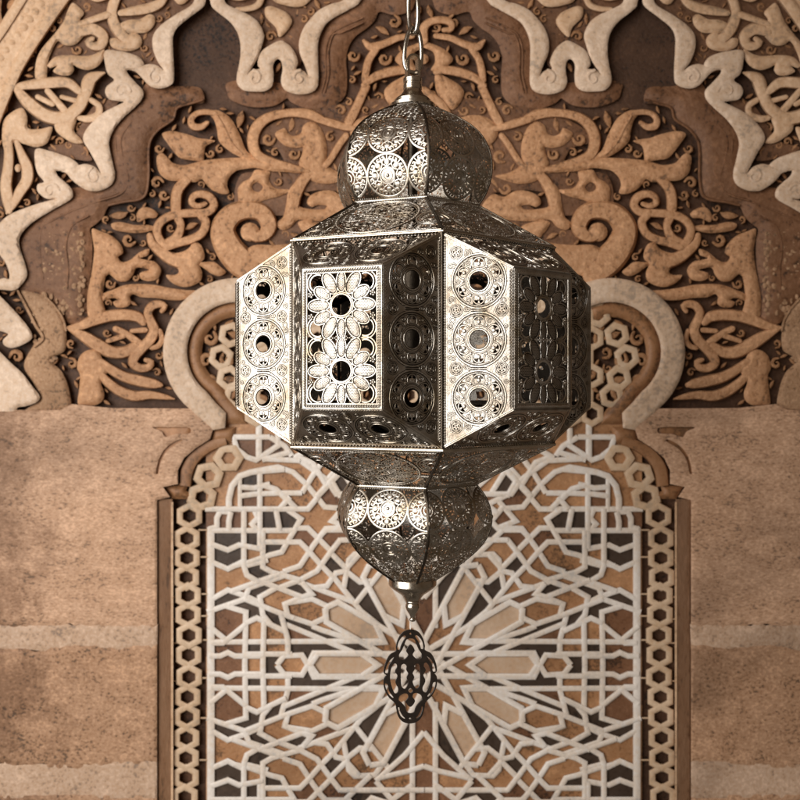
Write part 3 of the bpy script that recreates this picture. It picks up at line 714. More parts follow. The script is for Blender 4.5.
for i in range(ny):
    for j in range(nx):
        if occ[i, j] or lab[i, j] >= 0: continue
        st = [(i, j)]; lab[i, j] = ncell
        while st:
            a, b = st.pop()
            for c, d in ((a + 1, b), (a - 1, b), (a, b + 1), (a, b - 1)):
                if 0 <= c < ny and 0 <= d < nx and not occ[c, d] and lab[c, d] < 0:
                    lab[c, d] = ncell; st.append((c, d))
        ncell += 1
rr = random.Random(3)
ccol = [rr.choice('DBTTB') for _ in range(ncell)]
for c, ps in HINT.items():
    for (x, y) in ps:
        j, i = int((x - x0) / S), int((y - y0) / S)
        if 0 <= i < ny and 0 <= j < nx and lab[i, j] >= 0: ccol[lab[i, j]] = c
for _ in range(9):
    for sh, axx in ((1, 0), (-1, 0), (1, 1), (-1, 1)):
        r_ = np.roll(lab, sh, axx)
        lab = np.where((lab < 0) & (r_ >= 0), r_, lab)
mb = MB(); CI = {'D': 0, 'B': 1, 'T': 2, 'L': 3}
for i in range(ny):
    j = 0
    while j < nx:
        e = j
        while e < nx and lab[i, e] == lab[i, j]: e += 1
        c = CI[ccol[lab[i, j]]] if lab[i, j] >= 0 else 1
        xa, xb, ya, yb = x0 + j * S, x0 + e * S, y0 + i * S, y0 + (i + 1) * S
        for fx in (0, 1):
            for fy in (0, 1):
                X = (xa, xb) if not fx else (2 * AX - xb, 2 * AX - xa)
                Y = (ya, yb) if not fy else (1330 - yb, 1330 - ya)
                if fy and Y[1] < 667: continue
                mb.add([W(X[0], Y[1], .0022), W(X[1], Y[1], .0022), W(X[1], Y[0], .0022), W(X[0], Y[0], .0022)], [(0, 1, 2, 3)], c)
        j = e
mb.build("mosaic_panel", [M['tile_D'], M['tile_B'], M['tile_T'], M['tile_L']], wall, loc=WL)

# =================================================================== THE LANTERN
MMS = 0.001
AXX = 0.01257
TH = R(9.47)
BASE = -0.2272
lan = empty("hanging_lantern", (AXX, 0, BASE))
tag(lan, "silver filigree Moroccan metal lantern with domed top, hanging on a chain before the carved wall", "lantern")
LOC = (0, 0, -BASE)
FACES = [TH - PI / 6 + k * PI / 3 for k in range(6)]       # azimuth of the six sides (0 = towards camera)
VERTS = [TH + k * PI / 3 for k in range(6)]

def instances(o, angles):
    for i, a in enumerate(angles):
        q = o if i == 0 else o.copy()
        if i: col.objects.link(q); q.parent = lan
        q.rotation_euler = (0, 0, a); q.location = LOC

class Fil(MB):
    """filigree drawn in flat panel coordinates (u, v) in mm with n = height"""
    def __init__(s, inside=None): super().__init__(); s.inside = inside
    groove = False
    def tube(s, pts, w=1.0, h=0.8, n0=0.0, closed=False, mi=0, k=6):
        if s.groove and mi == 1 and len(pts[0]) == 2: s._tube(pts, w + 1.25, 0.34, -0.02, closed, 2, 4)  # flat dark band under each raised wire, drawn as its outline
        s._tube(pts, w, h, n0, closed, mi, k)
    def _tube(s, pts, w, h, n0, closed, mi, k):
        P = np.array(pts, float)
        runs = []
        if s.inside is not None:
            ok = [s.inside(p[0], p[1]) for p in P]
            if not all(ok):
                if closed: P = np.vstack([P, P[:1]]); ok.append(ok[0]); closed = False
                cur = []
                for p, o in zip(P, ok):
                    if o: cur.append(p)
                    else:
                        if len(cur) > 1: runs.append((np.array(cur), False))
                        cur = []
                if len(cur) > 1: runs.append((np.array(cur), False))
            else: runs = [(P, closed)]
        else: runs = [(P, closed)]
        for P, cl in runs:
            T, N = normals2(P, cl)
            nn = P[:, 2] if P.shape[1] > 2 else np.zeros(len(P))
            vs = []; m = k
            for p, q, z in zip(P, N, nn):
                for i in range(m):
                    if m == 6: ca_, sa_ = ((1, -.6), (1, .45), (.62, .95), (-.62, .95), (-1, .45), (-1, -.6))[i]
                    else: ca_, sa_ = math.cos(2 * PI * i / m), math.sin(2 * PI * i / m)
                    vs.append((p[0] + q[0] * w / 2 * ca_, p[1] + q[1] * w / 2 * ca_, n0 + z + h / 2 * sa_))
            fs = []; n = len(P)
            for i in range(n if cl else n - 1):
                j = (i + 1) % n
                for q in range(m): fs.append((i * m + q, i * m + (q + 1) % m, j * m + (q + 1) % m, j * m + q))
            if not cl:
                fs.append(tuple(range(m))); fs.append(tuple((n - 1) * m + q for q in range(m)))
            s.add(vs, fs, mi)
    def ring(s, x, y, r, w=1.0, h=0.8, n0=0, mi=0, n=None, ry=None):
        n = n or max(12, int(r * 2.4)); ry = ry or r
        s.tube([(x + r * math.cos(a), y + ry * math.sin(a)) for a in np.linspace(0, 2 * PI, n + 1)[:-1]], w, h, n0, True, mi)
    def dome(s, x, y, r, h, n0=0, mi=0, rx=None, ry=None, rot=0, k=14):
        rx = rx or r; ry = ry or r
        if s.inside is not None and not s.inside(x, y): return
        vs = []; cr, sr = math.cos(rot), math.sin(rot)
        lv = [(1, -0.25), (1, 0.2), (.78, .7), (.4, .95)]
        for (f, z) in lv:
            for i in range(k):
                a = 2 * PI * i / k; u, v = rx * f * math.cos(a), ry * f * math.sin(a)
                vs.append((x + u * cr - v * sr, y + u * sr + v * cr, n0 + h * z))
        vs.append((x, y, n0 + h))
        fs = []
        for l in range(3):
            for i in range(k): fs.append((l * k + i, l * k + (i + 1) % k, (l + 1) * k + (i + 1) % k, (l + 1) * k + i))
        for i in range(k): fs.append((3 * k + i, 3 * k + (i + 1) % k, 4 * k))
        fs.append(tuple(range(k))[::-1])
        s.add(vs, fs, mi)
    def spiral(s, x, y, r, a0, turns=1.2, d=1, w=0.9, h=0.8, n0=0, mi=0):
        n = int(8 + 9 * turns)
        s.tube([(x + r * (1 - .82 * t) * math.cos(a0 + d * 2 * PI * turns * t), y + r * (1 - .82 * t) * math.sin(a0 + d * 2 * PI * turns * t)) for t in np.linspace(0, 1, n)], w, h, n0, False, mi)
    def rope(s, p, q, amp=0.8, pitch=4.2, w=1.0, n0=0.2, mi=0):
        p = np.array(p, float); q = np.array(q, float); Ln = np.linalg.norm(q - p); t = (q - p) / Ln; nn = np.array([-t[1], t[0]])
        k = int(Ln / pitch * 6)
        for ph in (0, PI):
            s.tube([(*(p + t * Ln * i / k + nn * amp * math.sin(2 * PI * Ln * i / k / pitch + ph)), .45 * math.cos(2 * PI * Ln * i / k / pitch + ph)) for i in range(k + 1)], w, 0.9, n0, False, mi, 5)
    def beads(s, p, q, pitch=2.6, r=0.85, n0=0.3, mi=0):
        p = np.array(p, float); q = np.array(q, float); n = max(2, int(np.linalg.norm(q - p) / pitch))
        for i in range(n):
            c = p + (q - p) * (i + .5) / n; s.dome(c[0], c[1], r, 0.7, n0, mi, k=7)
    def medallion(s, x, y, r, mi=0):
        w = 2.0
        s.ring(x, y, r - .8, 2.4, 1.1, 0.25, mi, 44)
        s.ring(x, y, r * .36, 1.9, 1.2, .2, mi, 22); s.ring(x, y, r * .21, 1.5, 1.1, .2, mi, 16); s.dome(x, y, r * .09, 1.2, 0, mi, k=9)
        s.dome(x, y, r * .38, .35, -.3, mi, k=20)
        for k in range(8):
            a = k * PI / 4
            c, q = math.cos(a), math.sin(a); X = lambda u, v: (x + u * c - v * q, y + u * q + v * c)
            bx, by = X(r * .62, 0)
            s.dome(bx, by, r * .135, .55, .1, mi, k=10)
            s.tube([X(r * .36, 0), X(r * .53, 0)], 1.6, .8, 0, False, mi)
            s.tube([X(r * .70, 0), X(r * .95, 0)], 1.6, .8, 0, False, mi)
            for d in (1, -1):
                s.tube([X(r * (.62 + .13 * math.cos(t)), d * r * (.13 + .1 * math.sin(t))) for t in np.linspace(-2.6, 1.9, 9)], w * .85, .8, 0, False, mi)
                e = a + d * PI / 8 * .62
                s.spiral(x + r * .80 * math.cos(e), y + r * .80 * math.sin(e), r * .13, a + PI / 2 * d, .95, d, 1.7, .8, .05, mi)
                e2 = a + d * PI / 8
                s.tube([X(r * .42, d * r * .03), (x + r * .55 * math.cos(e2), y + r * .55 * math.sin(e2)), (x + r * .68 * math.cos(e2), y + r * .68 * math.sin(e2)), (x + r * .95 * math.cos(e2), y + r * .95 * math.sin(e2))], 1.5, .75, .02, False, mi)
    def fill(s, x0, x1, y0, y1, ok, rng, rmax=5.2, rmin=1.6, n=900, mi=0, w=1.0):
        placed = []
        for it in range(n):
            rad = rmax * (1 - it / n) + rmin * it / n
            x, y = rng.uniform(x0, x1), rng.uniform(y0, y1)
            if not ok(x, y, rad): continue
            if any((x - a)**2 + (y - b)**2 < (rad + c - .35)**2 for a, b, c in placed): continue
            placed.append((x, y, rad))
            a0 = rng.uniform(0, 2 * PI); d = rng.choice((1, -1))
            if rad > 2.4:
                s.tube([(x + rad * math.cos(a0 + d * t), y + rad * math.sin(a0 + d * t)) for t in np.linspace(0, 5.1, 14)], w, .8, 0, False, mi)
                s.spiral(x, y, rad * .62, a0 + 2, 1.1, d, w, .8, 0.1, mi)
            else:
                s.ring(x, y, rad, w, .7, 0, mi, 9)
        return placed
    def plate(s, loops, thick=0.9, bevel=0.15, n0=-0.9, mi=0):
        vs, fs = tess_plate(loops, thick, bevel, 1)
        s.add([(a, b, c + n0) for a, b, c in vs], fs, mi)
        for i in range(len(s.f) - len(fs), len(s.f)):      # inside of the sheet coloured black: interior shade put into the colour
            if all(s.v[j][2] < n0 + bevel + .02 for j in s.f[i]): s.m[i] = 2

def circ(x, y, r, n=24, ry=None): return [(x + r * math.cos(a), y + (ry or r) * math.sin(a)) for a in np.linspace(0, 2 * PI, n + 1)[:-1]]
def drop(x, y, a, l, w_):   # teardrop hole pointing along a
    c, s_ = math.cos(a), math.sin(a)
    return [(x + u * c - v * s_, y + u * s_ + v * c) for u, v in ((-l, 0), (-l * .3, w_), (l * .6, w_), (l, 0), (l * .6, -w_), (-l * .3, -w_))]
def in_poly(P):
    P = [(float(a), float(b)) for a, b in P]
    def f(x, y):
        r = False; n = len(P)
        for i in range(n):
            (xa, ya), (xb, yb) = P[i], P[(i + 1) % n]
            if (ya > y) != (yb > y) and x < (xb - xa) * (y - ya) / (yb - ya) + xa: r = not r
        return r
    return f
def inset(P, d):
    P = np.array(P, float); n = len(P); out = []
    c = P.mean(0)
    for i in range(n):
        a, b, e = P[i - 1], P[i], P[(i + 1) % n]
        t1 = (b - a) / np.linalg.norm(b - a); t2 = (e - b) / np.linalg.norm(e - b)
        n1 = np.array([-t1[1], t1[0]]); n2 = np.array([-t2[1], t2[0]])
        if np.dot(c - b, n1) < 0: n1 = -n1
        if np.dot(c - b, n2) < 0: n2 = -n2
        bis = n1 + n2; bis /= np.dot(bis, n1)
        out.append(b + bis * d)
    return [tuple(p) for p in out]
def dist_edges(P):
    P = np.array(P, float)
    def f(x, y):
        m = 1e9
        for i in range(len(P)):
            a, b = P[i], P[(i + 1) % len(P)]; t = np.clip(np.dot((x - a[0], y - a[1]), b - a) / np.dot(b - a, b - a), 0, 1)
            q = a + t * (b - a); m = min(m, math.hypot(x - q[0], y - q[1]))
        return m
    return f

# key dimensions (mm)
RR = 141.1; ZT, ZB = 135.8, -47.2
AP = RR * math.cos(PI / 6); HW = RR / 2
PA, PW, PT, PB = 173.2, 36.24, 104.0, -13.8

def planar(O, U, V):
    """map (u,v,n) -> local metres; O,U,V in (s,d,Z) face space"""
    O, U, V = (np.array(t, float) for t in (O, U, V))
    U /= np.linalg.norm(U); V = V - U * np.dot(U, V); V /= np.linalg.norm(V)
    Nn = np.cross(U, V)
    ctr = O
    if Nn[1] < 0: Nn = -Nn
    def f(u, v, n):
        p = O + U * u + V * v + Nn * n
        return (p[0] * MMS, -p[1] * MMS, p[2] * MMS)
    return f

def circle_cell(fl, x, y, r, holes):
    """one pierced roundel of the sheet panels: rings, scallops, small holes"""
    holes.append(circ(x, y, r * .345, 20))
    fl.ring(x, y, r * .345 + .5, 1.1, 1.1, .15, 1); fl.ring(x, y, r * .50, .55, .7, .05, 1)
    fl.ring(x, y, r - .7, 1.25, 1.3, .15, 1, 40); fl.ring(x, y, r * .885, .6, .7, .05, 1, 36)
    for k in range(6):
        a = PI / 2 + k * PI / 3
        for d in (-.15, .15):
            holes.append(drop(x + r * .76 * math.cos(a + d), y + r * .76 * math.sin(a + d), a + d + .9 * (1 if d > 0 else -1), r * .115, r * .075))
        cx, cy = x + r * .62 * math.cos(a), y + r * .62 * math.sin(a)
        fl.tube([(cx + r * .21 * math.cos(a + t), cy + r * .21 * math.sin(a + t)) for t in np.linspace(-2.1, 2.1, 11)], .75, .9, .1, False, 1)
        fl.dome(cx, cy, r * .085, .7, 0, 1, k=7)
        a2 = a + PI / 6
        fl.dome(x + r * .58 * math.cos(a2), y + r * .58 * math.sin(a2), r * .06, .6, 0, 1, k=6)
        fl.spiral(x + r * .77 * math.cos(a2), y + r * .77 * math.sin(a2), r * .10, a2, 1.1, 1, .6, .7, .05, 1)
        holes.append(circ(x + r * .70 * math.cos(a2), y + r * .70 * math.sin(a2), r * .035, 6))
def corner_orn(fl, x, y, s_, holes):
    for k in range(5):
        a = k * 2 * PI / 5 + .3
        holes.append(drop(x + s_ * .5 * math.cos(a), y + s_ * .5 * math.sin(a), a, s_ * .26, s_ * .17))
        fl.tube([(x + s_ * .55 * math.cos(a + t * .5) * (1 + .15 * math.cos(3 * t)), y + s_ * .55 * math.sin(a + t * .5)) for t in np.linspace(-1, 1, 6)], .6, .7, .25, False, 1)
    fl.dome(x, y, s_ * .16, .6, 0, 1, k=7)
    fl.ring(x, y, s_ * .92, .6, .7, .05, 1)

# ---- pierced side panels (three roundels), right-hand then left-hand
SL = math.hypot(HW - PW, PA - AP)
fl = None
for sgn in (1, -1):
    ZM = (ZT + ZB) / 2; ZP = (PT + PB) / 2
    q = [(0, ZB - ZM), (SL, PB - ZM), (SL, PT - ZM), (0, ZT - ZM)]     # u from valley edge to flower plate
    fl = Fil(in_poly(inset(q, .4)))
    holes = []; fl.groove = True
    r = 23.6; uc = SL * .515
    for k in (-1, 0, 1): circle_cell(fl, uc, k * 49.0 + (ZP - ZM) * .6, r, holes)
    for k in (-1.5, -.5, .5, 1.5):
        y = k * 49 + (ZP - ZM) * .6
        corner_orn(fl, uc - 19.5, y, 5.6, holes)
        if abs(k) < 1: corner_orn(fl, uc + 19.5, y, 5.6, holes)
        if abs(k) < 1:
            for j in (-3, 0, 3): fl.tube([(uc - 7, y + j * .55), (uc + 7, y + j * .55)], .6, .7, .1, False, 1)
    cc_ = [(uc, k * 49.0 + (ZP - ZM) * .6) for k in (-1, 0, 1)]; oo_ = [(uc + s2 * 19.5, k * 49 + (ZP - ZM) * .6) for k in (-1.5, -.5, .5, 1.5) for s2 in (-1, 1)]
    inn_ = in_poly(inset(q, 4.6)); de_ = dist_edges(q)
    fl.fill(0, SL, ZB - ZM, ZT - ZM, lambda x, y, c: inn_(x, y) and de_(x, y) > 5 + c and all(math.hypot(x - a, y - b) > r + c + .3 for a, b in cc_) and all(math.hypot(x - a, y - b) > 5.6 + c for a, b in oo_), random.Random(21), 3.4, 1.1, 1500, 1, .6)
    fl.fill(0, SL, ZB - ZM, ZT - ZM, lambda x, y, c: any(r * .52 + c < math.hypot(x - a, y - b) < r * .87 - c and min(min(math.hypot(x - a - r * .62 * math.cos(PI / 2 + j * PI / 3), y - b - r * .62 * math.sin(PI / 2 + j * PI / 3)) - r * .24, math.hypot(x - a - r * .7 * math.cos(j * PI / 3 + PI / 3 * .5 + PI / 3 * 0 + PI / 2 - PI / 3), y - b - r * .7 * math.sin(j * PI / 3 + PI / 3 * .5 + PI / 2 - PI / 3)) - r * .15) for j in range(6)) > c for a, b in cc_), random.Random(22), 1.7, .7, 1500, 1, .5)
    for k in (-1.5, 1.5): corner_orn(fl, uc - 9, k * 49 - np.sign(k) * 1 + (ZP - ZM) * .6, 3.2, holes)
    ins = inset(q, 1.0); tst = in_poly(inset(q, 1.6)); holes = [h for h in holes if all(tst(*p) for p in h)]
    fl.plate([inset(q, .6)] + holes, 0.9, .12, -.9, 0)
    fl.inside = None; fl.groove = False
    i1 = inset(q, 2.3)
    fl.rope(i1[3], i1[0], .8, 4.6, 1.0, .2, 1); fl.rope(i1[1], i1[2], .95, 5.2, 1.2, .3, 1)
    i2 = inset(q, 4.1); fl.tube([i2[3], i2[0]], .6, .7, .05, False, 1); fl.tube([i2[1], i2[2]], .6, .7, .05, False, 1)
    i3 = inset(q, 1.0)
    for a, b in ((0, 1), (2, 3)): fl.tube([i3[a], i3[b]], 1.4, 1.3, 0, False, 1)
    f = planar((sgn * HW, AP, ZM), (sgn * (PW - HW), PA - AP, 0), (0, 0, 1))
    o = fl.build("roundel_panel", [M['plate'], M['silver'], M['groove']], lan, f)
    instances(o, FACES)

# ---- sloping sheet panels above and below each flower plate (two roundels)
for name, zr, zp in (("upper_slope_panel", ZT, PT), ("lower_slope_panel", ZB, PB)):
    h = math.hypot(PA - AP, zr - zp)
    q = [(-HW, 0), (HW, 0), (PW, h), (-PW, h)]
    fl = Fil(in_poly(inset(q, .4))); holes = []; fl.groove = True
    for k in (-1, 1): circle_cell(fl, k * 24.2, h * .5, 23, holes)
    for k in (-1, 1): corner_orn(fl, k * 51, h * .19, 5.4, holes); corner_orn(fl, k * 44, h * .42, 3.4, holes); corner_orn(fl, k * 59, h * .09, 2.6, holes)
    inn_ = in_poly(inset(q, 4.6)); de_ = dist_edges(q)
    fl.fill(-HW, HW, 0, h, lambda x, y, c: inn_(x, y) and de_(x, y) > 4.6 + c and math.hypot(abs(x) - 24.2, y - h * .5) > 23.4 + c and math.hypot(abs(x) - 51, y - h * .19) > 5.5 + c and math.hypot(abs(x) - 44, y - h * .42) > 3.6 + c and math.hypot(x, y - h * .15) > 5.2 + c and math.hypot(x, y - h * .85) > 5.2 + c, random.Random(23), 3.4, 1.1, 1200, 1, .6)
    corner_orn(fl, 0, h * .15, 5, holes); corner_orn(fl, 0, h * .85, 5, holes)
    tst = in_poly(inset(q, 1.6)); holes = [hh for hh in holes if all(tst(*p) for p in hh)]
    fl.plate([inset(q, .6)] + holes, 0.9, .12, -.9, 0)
    fl.inside = None; fl.groove = False
    i1 = inset(q, 2.2); fl.beads(i1[0], i1[1], 3, .8, .1, 1); fl.rope(i1[2], i1[3], .8, 4.6, 1.0, .2, 1)
    i3 = inset(q, 1.0)
    for a, b in ((1, 2), (3, 0)): fl.tube([i3[a], i3[b]], 1.4, 1.3, 0, False, 1)
    f = planar((0, AP, zr), (1, 0, 0), (0, PA - AP, zp - zr))
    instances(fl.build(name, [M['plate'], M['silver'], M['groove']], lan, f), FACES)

# ---- flower panels
hH = (PT - PB) / 2; ZP = (PT + PB) / 2
q = [(-PW, -hH), (PW, -hH), (PW, hH), (-PW, hH)]
fl = Fil(None)
win = inset(q, 5.2)
fl.plate([inset(q, .4), win], 1.0, .15, -.9, 0)
i1 = inset(q, 2.7)
for a in range(4): fl.rope(i1[a], i1[(a + 1) % 4], .95, 4.4, 1.2, .3, 1)
i2 = inset(q, 4.8); fl.tube([i2[0], i2[1], i2[2], i2[3]], .9, 1.0, .1, True, 1)
fl.inside = in_poly(inset(q, 4.4))
for cy in (-27.2, 27.2):
    fl.ring(0, cy, 9.2, 1.7, 1.4, 0, 1); fl.ring(0, cy, 10.6, .8, .9, -.1, 1)
    for k in range(12):
        a = k * PI / 6
        if k % 3 == 0:
            l, w_, rc = (9.8, 5.5, 20.6) if k % 6 == 0 else (8.6, 4.3, 19.5)
        else:
            l, w_, rc = (9.9, 5.6, 21.0) if (k % 6 in (2, 4)) else (8.2, 5.1, 20.0)
        px, py = rc * math.cos(a), cy + rc * math.sin(a)
        fl.dome(px, py, 1, .9, -.25, 0, rx=l - .3, ry=w_ - .3, rot=a, k=20)
        ca, sa = math.cos(a), math.sin(a)
        fl.tube([(px + l * math.cos(t) * ca - w_ * math.sin(t) * sa, py + l * math.cos(t) * sa + w_ * math.sin(t) * ca) for t in np.linspace(0, 2 * PI, 25)[:-1]], .9, 1.2, 0, True, 1)
        for gu in range(-7, 8):       # petals pierced with rows of fine dark dots
            for gv in range(-4, 5):
                uu, vv = gu * 1.45 + (gv % 2) * .72, gv * 1.25
                if (uu / (l - 1.6))**2 + (vv / (w_ - 1.4))**2 < 1:
                    zz = .9 * float(np.interp(math.hypot(uu / (l - .3), vv / (w_ - .3)), [0, .4, .78, 1], [1, .95, .7, .2])) - .25
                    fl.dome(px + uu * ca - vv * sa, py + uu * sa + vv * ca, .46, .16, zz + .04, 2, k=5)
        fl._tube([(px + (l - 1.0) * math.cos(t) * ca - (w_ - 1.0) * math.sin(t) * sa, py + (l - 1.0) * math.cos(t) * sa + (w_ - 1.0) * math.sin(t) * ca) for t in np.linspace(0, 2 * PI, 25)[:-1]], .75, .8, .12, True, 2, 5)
        fl.tube([(10.6 * math.cos(a), cy + 10.6 * math.sin(a)), ((rc - l) * ca, cy + (rc - l) * sa)], 1.2, .8, -.1, False, 1)
        a2 = a + PI / 12
        fl.dome(13.4 * math.cos(a2), cy + 13.4 * math.sin(a2), .8, .6, -.1, 1, k=6)
        if k % 3 == 1:
            pass
    for sx in (-1, 1):
        for sy in (-1, 1):   # double crescents in the corners
            for rr_, ww in ((9.5, 1.2), (7.2, 1.4)):
                fl.tube([(sx * (21.5 + rr_ * math.cos(t)), cy + sy * (18.5 + rr_ * math.sin(t))) for t in np.linspace(-.9, 2.0, 12)], ww, .9, 0, False, 1)
            for k in range(5):
                a = 2 * PI * k / 5
                fl.dome(sx * 27.8 + 1.9 * math.cos(a), cy + sy * 9.2 + 1.9 * math.sin(a), 1.2, .8, 0, 1, k=7)
            fl.dome(sx * 27.8, cy + sy * 9.2, 1.1, 1.0, .1, 1, k=7)
            fl.tube([(sx * 29, cy + sy * 9.2), (sx * 33, cy + sy * 9.2)], 1.2, .8, 0, False, 1)
            fl.tube([(sx * 33, cy + sy * 25.4), (sx * 16, cy + sy * 25.4)], 1.1, .8, 0, False, 1)
for x in (-9, -4.5, 0, 4.5, 9):
    for k in range(4):
        fl.dome(x + 1.3 * math.cos(k * PI / 2), 1.3 * math.sin(k * PI / 2), 1.0, .8, 0, 1, k=7)
f = planar((0, PA, ZP), (1, 0, 0), (0, 0, 1))
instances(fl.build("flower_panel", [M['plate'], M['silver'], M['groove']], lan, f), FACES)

# ---- shoulders: open filigree with one large medallion
def shoulder(name, Rb, Zb_, Rt, Zt_, seed):
    ab, at_ = Rb * math.cos(PI / 6), Rt * math.cos(PI / 6)
    h = math.hypot(ab - at_, Zt_ - Zb_); wb, wt = Rb / 2, Rt / 2
    q = [(-wb, 0), (wb, 0), (wt, h), (-wt, h)]
    inn = in_poly(inset(q, 1.0)); fl = Fil(inn); rng = random.Random(seed); de = dist_edges(q)
    r = min(h * .5 - 3.2, 33)
    cy = h * .48
    rx = r * 1.18
    ell = lambda x, y: math.hypot(x / rx, (y - cy) / r)
    fl.ring(0, cy, rx, 2.2, 1.8, .3, 0, 60, r); fl.ring(0, cy, rx - 2.2, .9, .9, 0, 0, 56, r - 2.2)
    for k in range(72):
        a = 2 * PI * k / 72; fl.dome(rx * math.cos(a), cy + r * math.sin(a), .8, .6, 1.0, 0, k=5)
    # centre rosette
    for k in range(8):
        a = k * PI / 4
        fl.tube([(rx * t * .9 * math.cos(a + .35 * math.sin(3 * t)), cy + r * t * .9 * math.sin(a + .35 * math.sin(3 * t))) for t in np.linspace(.12, 1, 12)], 1.3, 1.0, .1, False, 0)
        fl.dome(rx * .42 * math.cos(a + .3), cy + r * .42 * math.sin(a + .3), 1.8, .9, .1, 0, k=8)
        for d in (1, -1):
            fl.spiral(rx * .68 * math.cos(a + .39 + d * .17), cy + r * .68 * math.sin(a + .39 + d * .17), r * .15, a, 1.2, d, 1.1, .9, 0, 0)
    fl.ring(0, cy, r * .16, 1.2, 1, .1, 0); fl.dome(0, cy, 1.8, 1.2, 0, 0)
    fl.fill(-rx, rx, cy - r, cy + r, lambda x, y, c: ell(x, y) < 1 - (c + 1) / r, rng, 4.6, 1.5, 1500, 0, 1.05)
    # flanking medallions
    for s_ in (-1, 1):
        cxx = s_ * (rx + 15.5); cyy = h * .36
        for rr_ in (14, 11.6, 4.5): fl.ring(cxx, cyy, rr_, 1.6 if rr_ == 14 else .9, 1.2, .2, 0, 34)
        for k in range(8): fl.spiral(cxx + 8 * math.cos(k * PI / 4), cyy + 8 * math.sin(k * PI / 4), 3.0, k * PI / 4, 1.2, s_, 1.0, .8, 0, 0)
    fl.fill(-wb, wb, 0, h, lambda x, y, c: inn(x, y) and de(x, y) > c + 2.0 and ell(x, y) > 1 + (c + .8) / r and math.hypot(abs(x) - rx - 15.5, y - h * .36) > 14 + c, rng, 4.8, 1.4, 1500, 0, 1.05)
    fl.inside = None
    i0 = inset(q, .8)
    for a in range(4): fl.tube([i0[a], i0[(a + 1) % 4]], 1.8, 1.7, 0, False, a % 2)
    i1 = inset(q, 3.0); fl.beads(i1[0], i1[1], 2.4, .75, .1, 0); fl.tube([inset(q, 4.4)[0], inset(q, 4.4)[1]], .8, .8, 0, False, 0); fl.beads(i1[3], i1[2], 2.4, .75, .1, 0)
    f = planar((0, ab, Zb_), (1, 0, 0), (0, at_ - ab, Zt_ - Zb_))
    instances(fl.build(name, [M['silver'], M['dark']], lan, f), FACES)
shoulder("upper_shoulder_panel", RR + 1.5, ZT + 2.5, 70, 181.5, 5)
shoulder("lower_shoulder_panel", RR + 1.0, ZB - 2.5, 67, -88.5, 9)

# ---- bulbous dome and lower bulb
def bulb(name, prof, rows, r, seed, off=0):
    P = catmull([(a, b) for a, b in prof], False, 1.2)
    Dn = P[:, 0] * math.cos(PI / 6); Zn = P[:, 1]
    sl = np.concatenate([[0], np.cumsum(np.hypot(np.diff(Dn), np.diff(Zn)))]); tot = sl[-1]
    hw = lambda v: np.interp(v, sl, P[:, 0]) / 2
    inside = lambda u, v: 0.3 < v < tot - .3 and abs(u) < hw(v) - .5
    fl = Fil(inside); rng = random.Random(seed)
    cen = []
    for v in rows:
        n = 2
        for k in range(-n, n + 1): cen.append((k * (2 * r - 1.0), v))
    for (x, y) in cen:
        if abs(x) - r < hw(min(max(y, 0), tot)): fl.medallion(x, y, r, 0)
    # fill the narrow neck above the last row
    v0 = rows[-1] + r * .8
    fl.fill(-30, 30, v0, tot, lambda x, y, c: inside(x, y) and abs(x) < hw(y) - c - .6 and y < tot - c - 1 and all(math.hypot(x - a, y - b) > r + c for a, b in cen), rng, 3.6, 1.3, 900, 0, 1.0)
    fl.inside = None
    vs_ = np.linspace(.6, tot - .6, 60)
    for s_ in (1, -1): fl.tube([(s_ * (hw(v) - .7), v) for v in vs_], 1.3, 1.3, .1, False, 1)
    for v in (.9, tot - .9): fl.tube([(t, v) for t in np.linspace(-hw(v) + .5, hw(v) - .5, 8)], 1.8, 1.5, 0, False, 0)
    for u in np.arange(-hw(3) + 2, hw(3) - 1, 2.2): fl.dome(u, 2.6, .75, .7, .1, 0, k=6)
    dD = np.gradient(Dn, sl); dZ = np.gradient(Zn, sl)
    up = 1 if Zn[-1] > Zn[0] else -1
    def f(u, v, n):
        d = np.interp(v, sl, Dn); z = np.interp(v, sl, Zn); td = np.interp(v, sl, dD); tz = np.interp(v, sl, dZ)
        L_ = math.hypot(td, tz); nd, nz = tz / L_ * up, -td / L_ * up
        dd, zz = d + nd * n, z + nz * n
        return (u * MMS, -dd * MMS, zz * MMS)
    instances(fl.build(name, [M['silver'], M['dark']], lan, f), FACES)
    # ridge ribs at the six corners
    mb = MB(); k = 8
    Tn = np.gradient(P, axis=0); Tn /= np.linalg.norm(Tn, axis=1)[:, None]
    for p, t in zip(P, Tn):
        for i in range(k):
            a = 2 * PI * i / k; nx_, nz_ = t[1], -t[0]
            rr_ = 1.0
            mb.v.append(((rr_ * math.cos(a)) * MMS, -(p[0] - .4 + nx_ * rr_ * math.sin(a)) * MMS, (p[1] + nz_ * rr_ * math.sin(a)) * MMS))
    n = len(P)
    for i in range(n - 1):
        for j in range(k): mb.f.append((i * k + j, i * k + (j + 1) % k, (i + 1) * k + (j + 1) % k, (i + 1) * k + j))
    mb.f.append(tuple(range(k))); mb.f.append(tuple((n - 1) * k + j for j in range(k))); mb.m = [0] * len(mb.f)
    instances(mb.build(name.split('_')[0] + "_rib", M['dark'], lan), VERTS)
bulb("dome_panel", [(68, 181.5), (76.5, 195), (81.5, 212), (81, 229), (74.5, 246), (62.5, 260), (46, 271.5), (30, 280), (20, 284.5)], (23.0, 64.0), 20.8, 3)
bulb("bulb_panel", [(66, -88.8), (76, -102), (81.5, -119), (79, -136), (68.5, -151.5), (51, -167), (34, -179), (22, -187)], (22.0, 62.5), 20.4, 4)

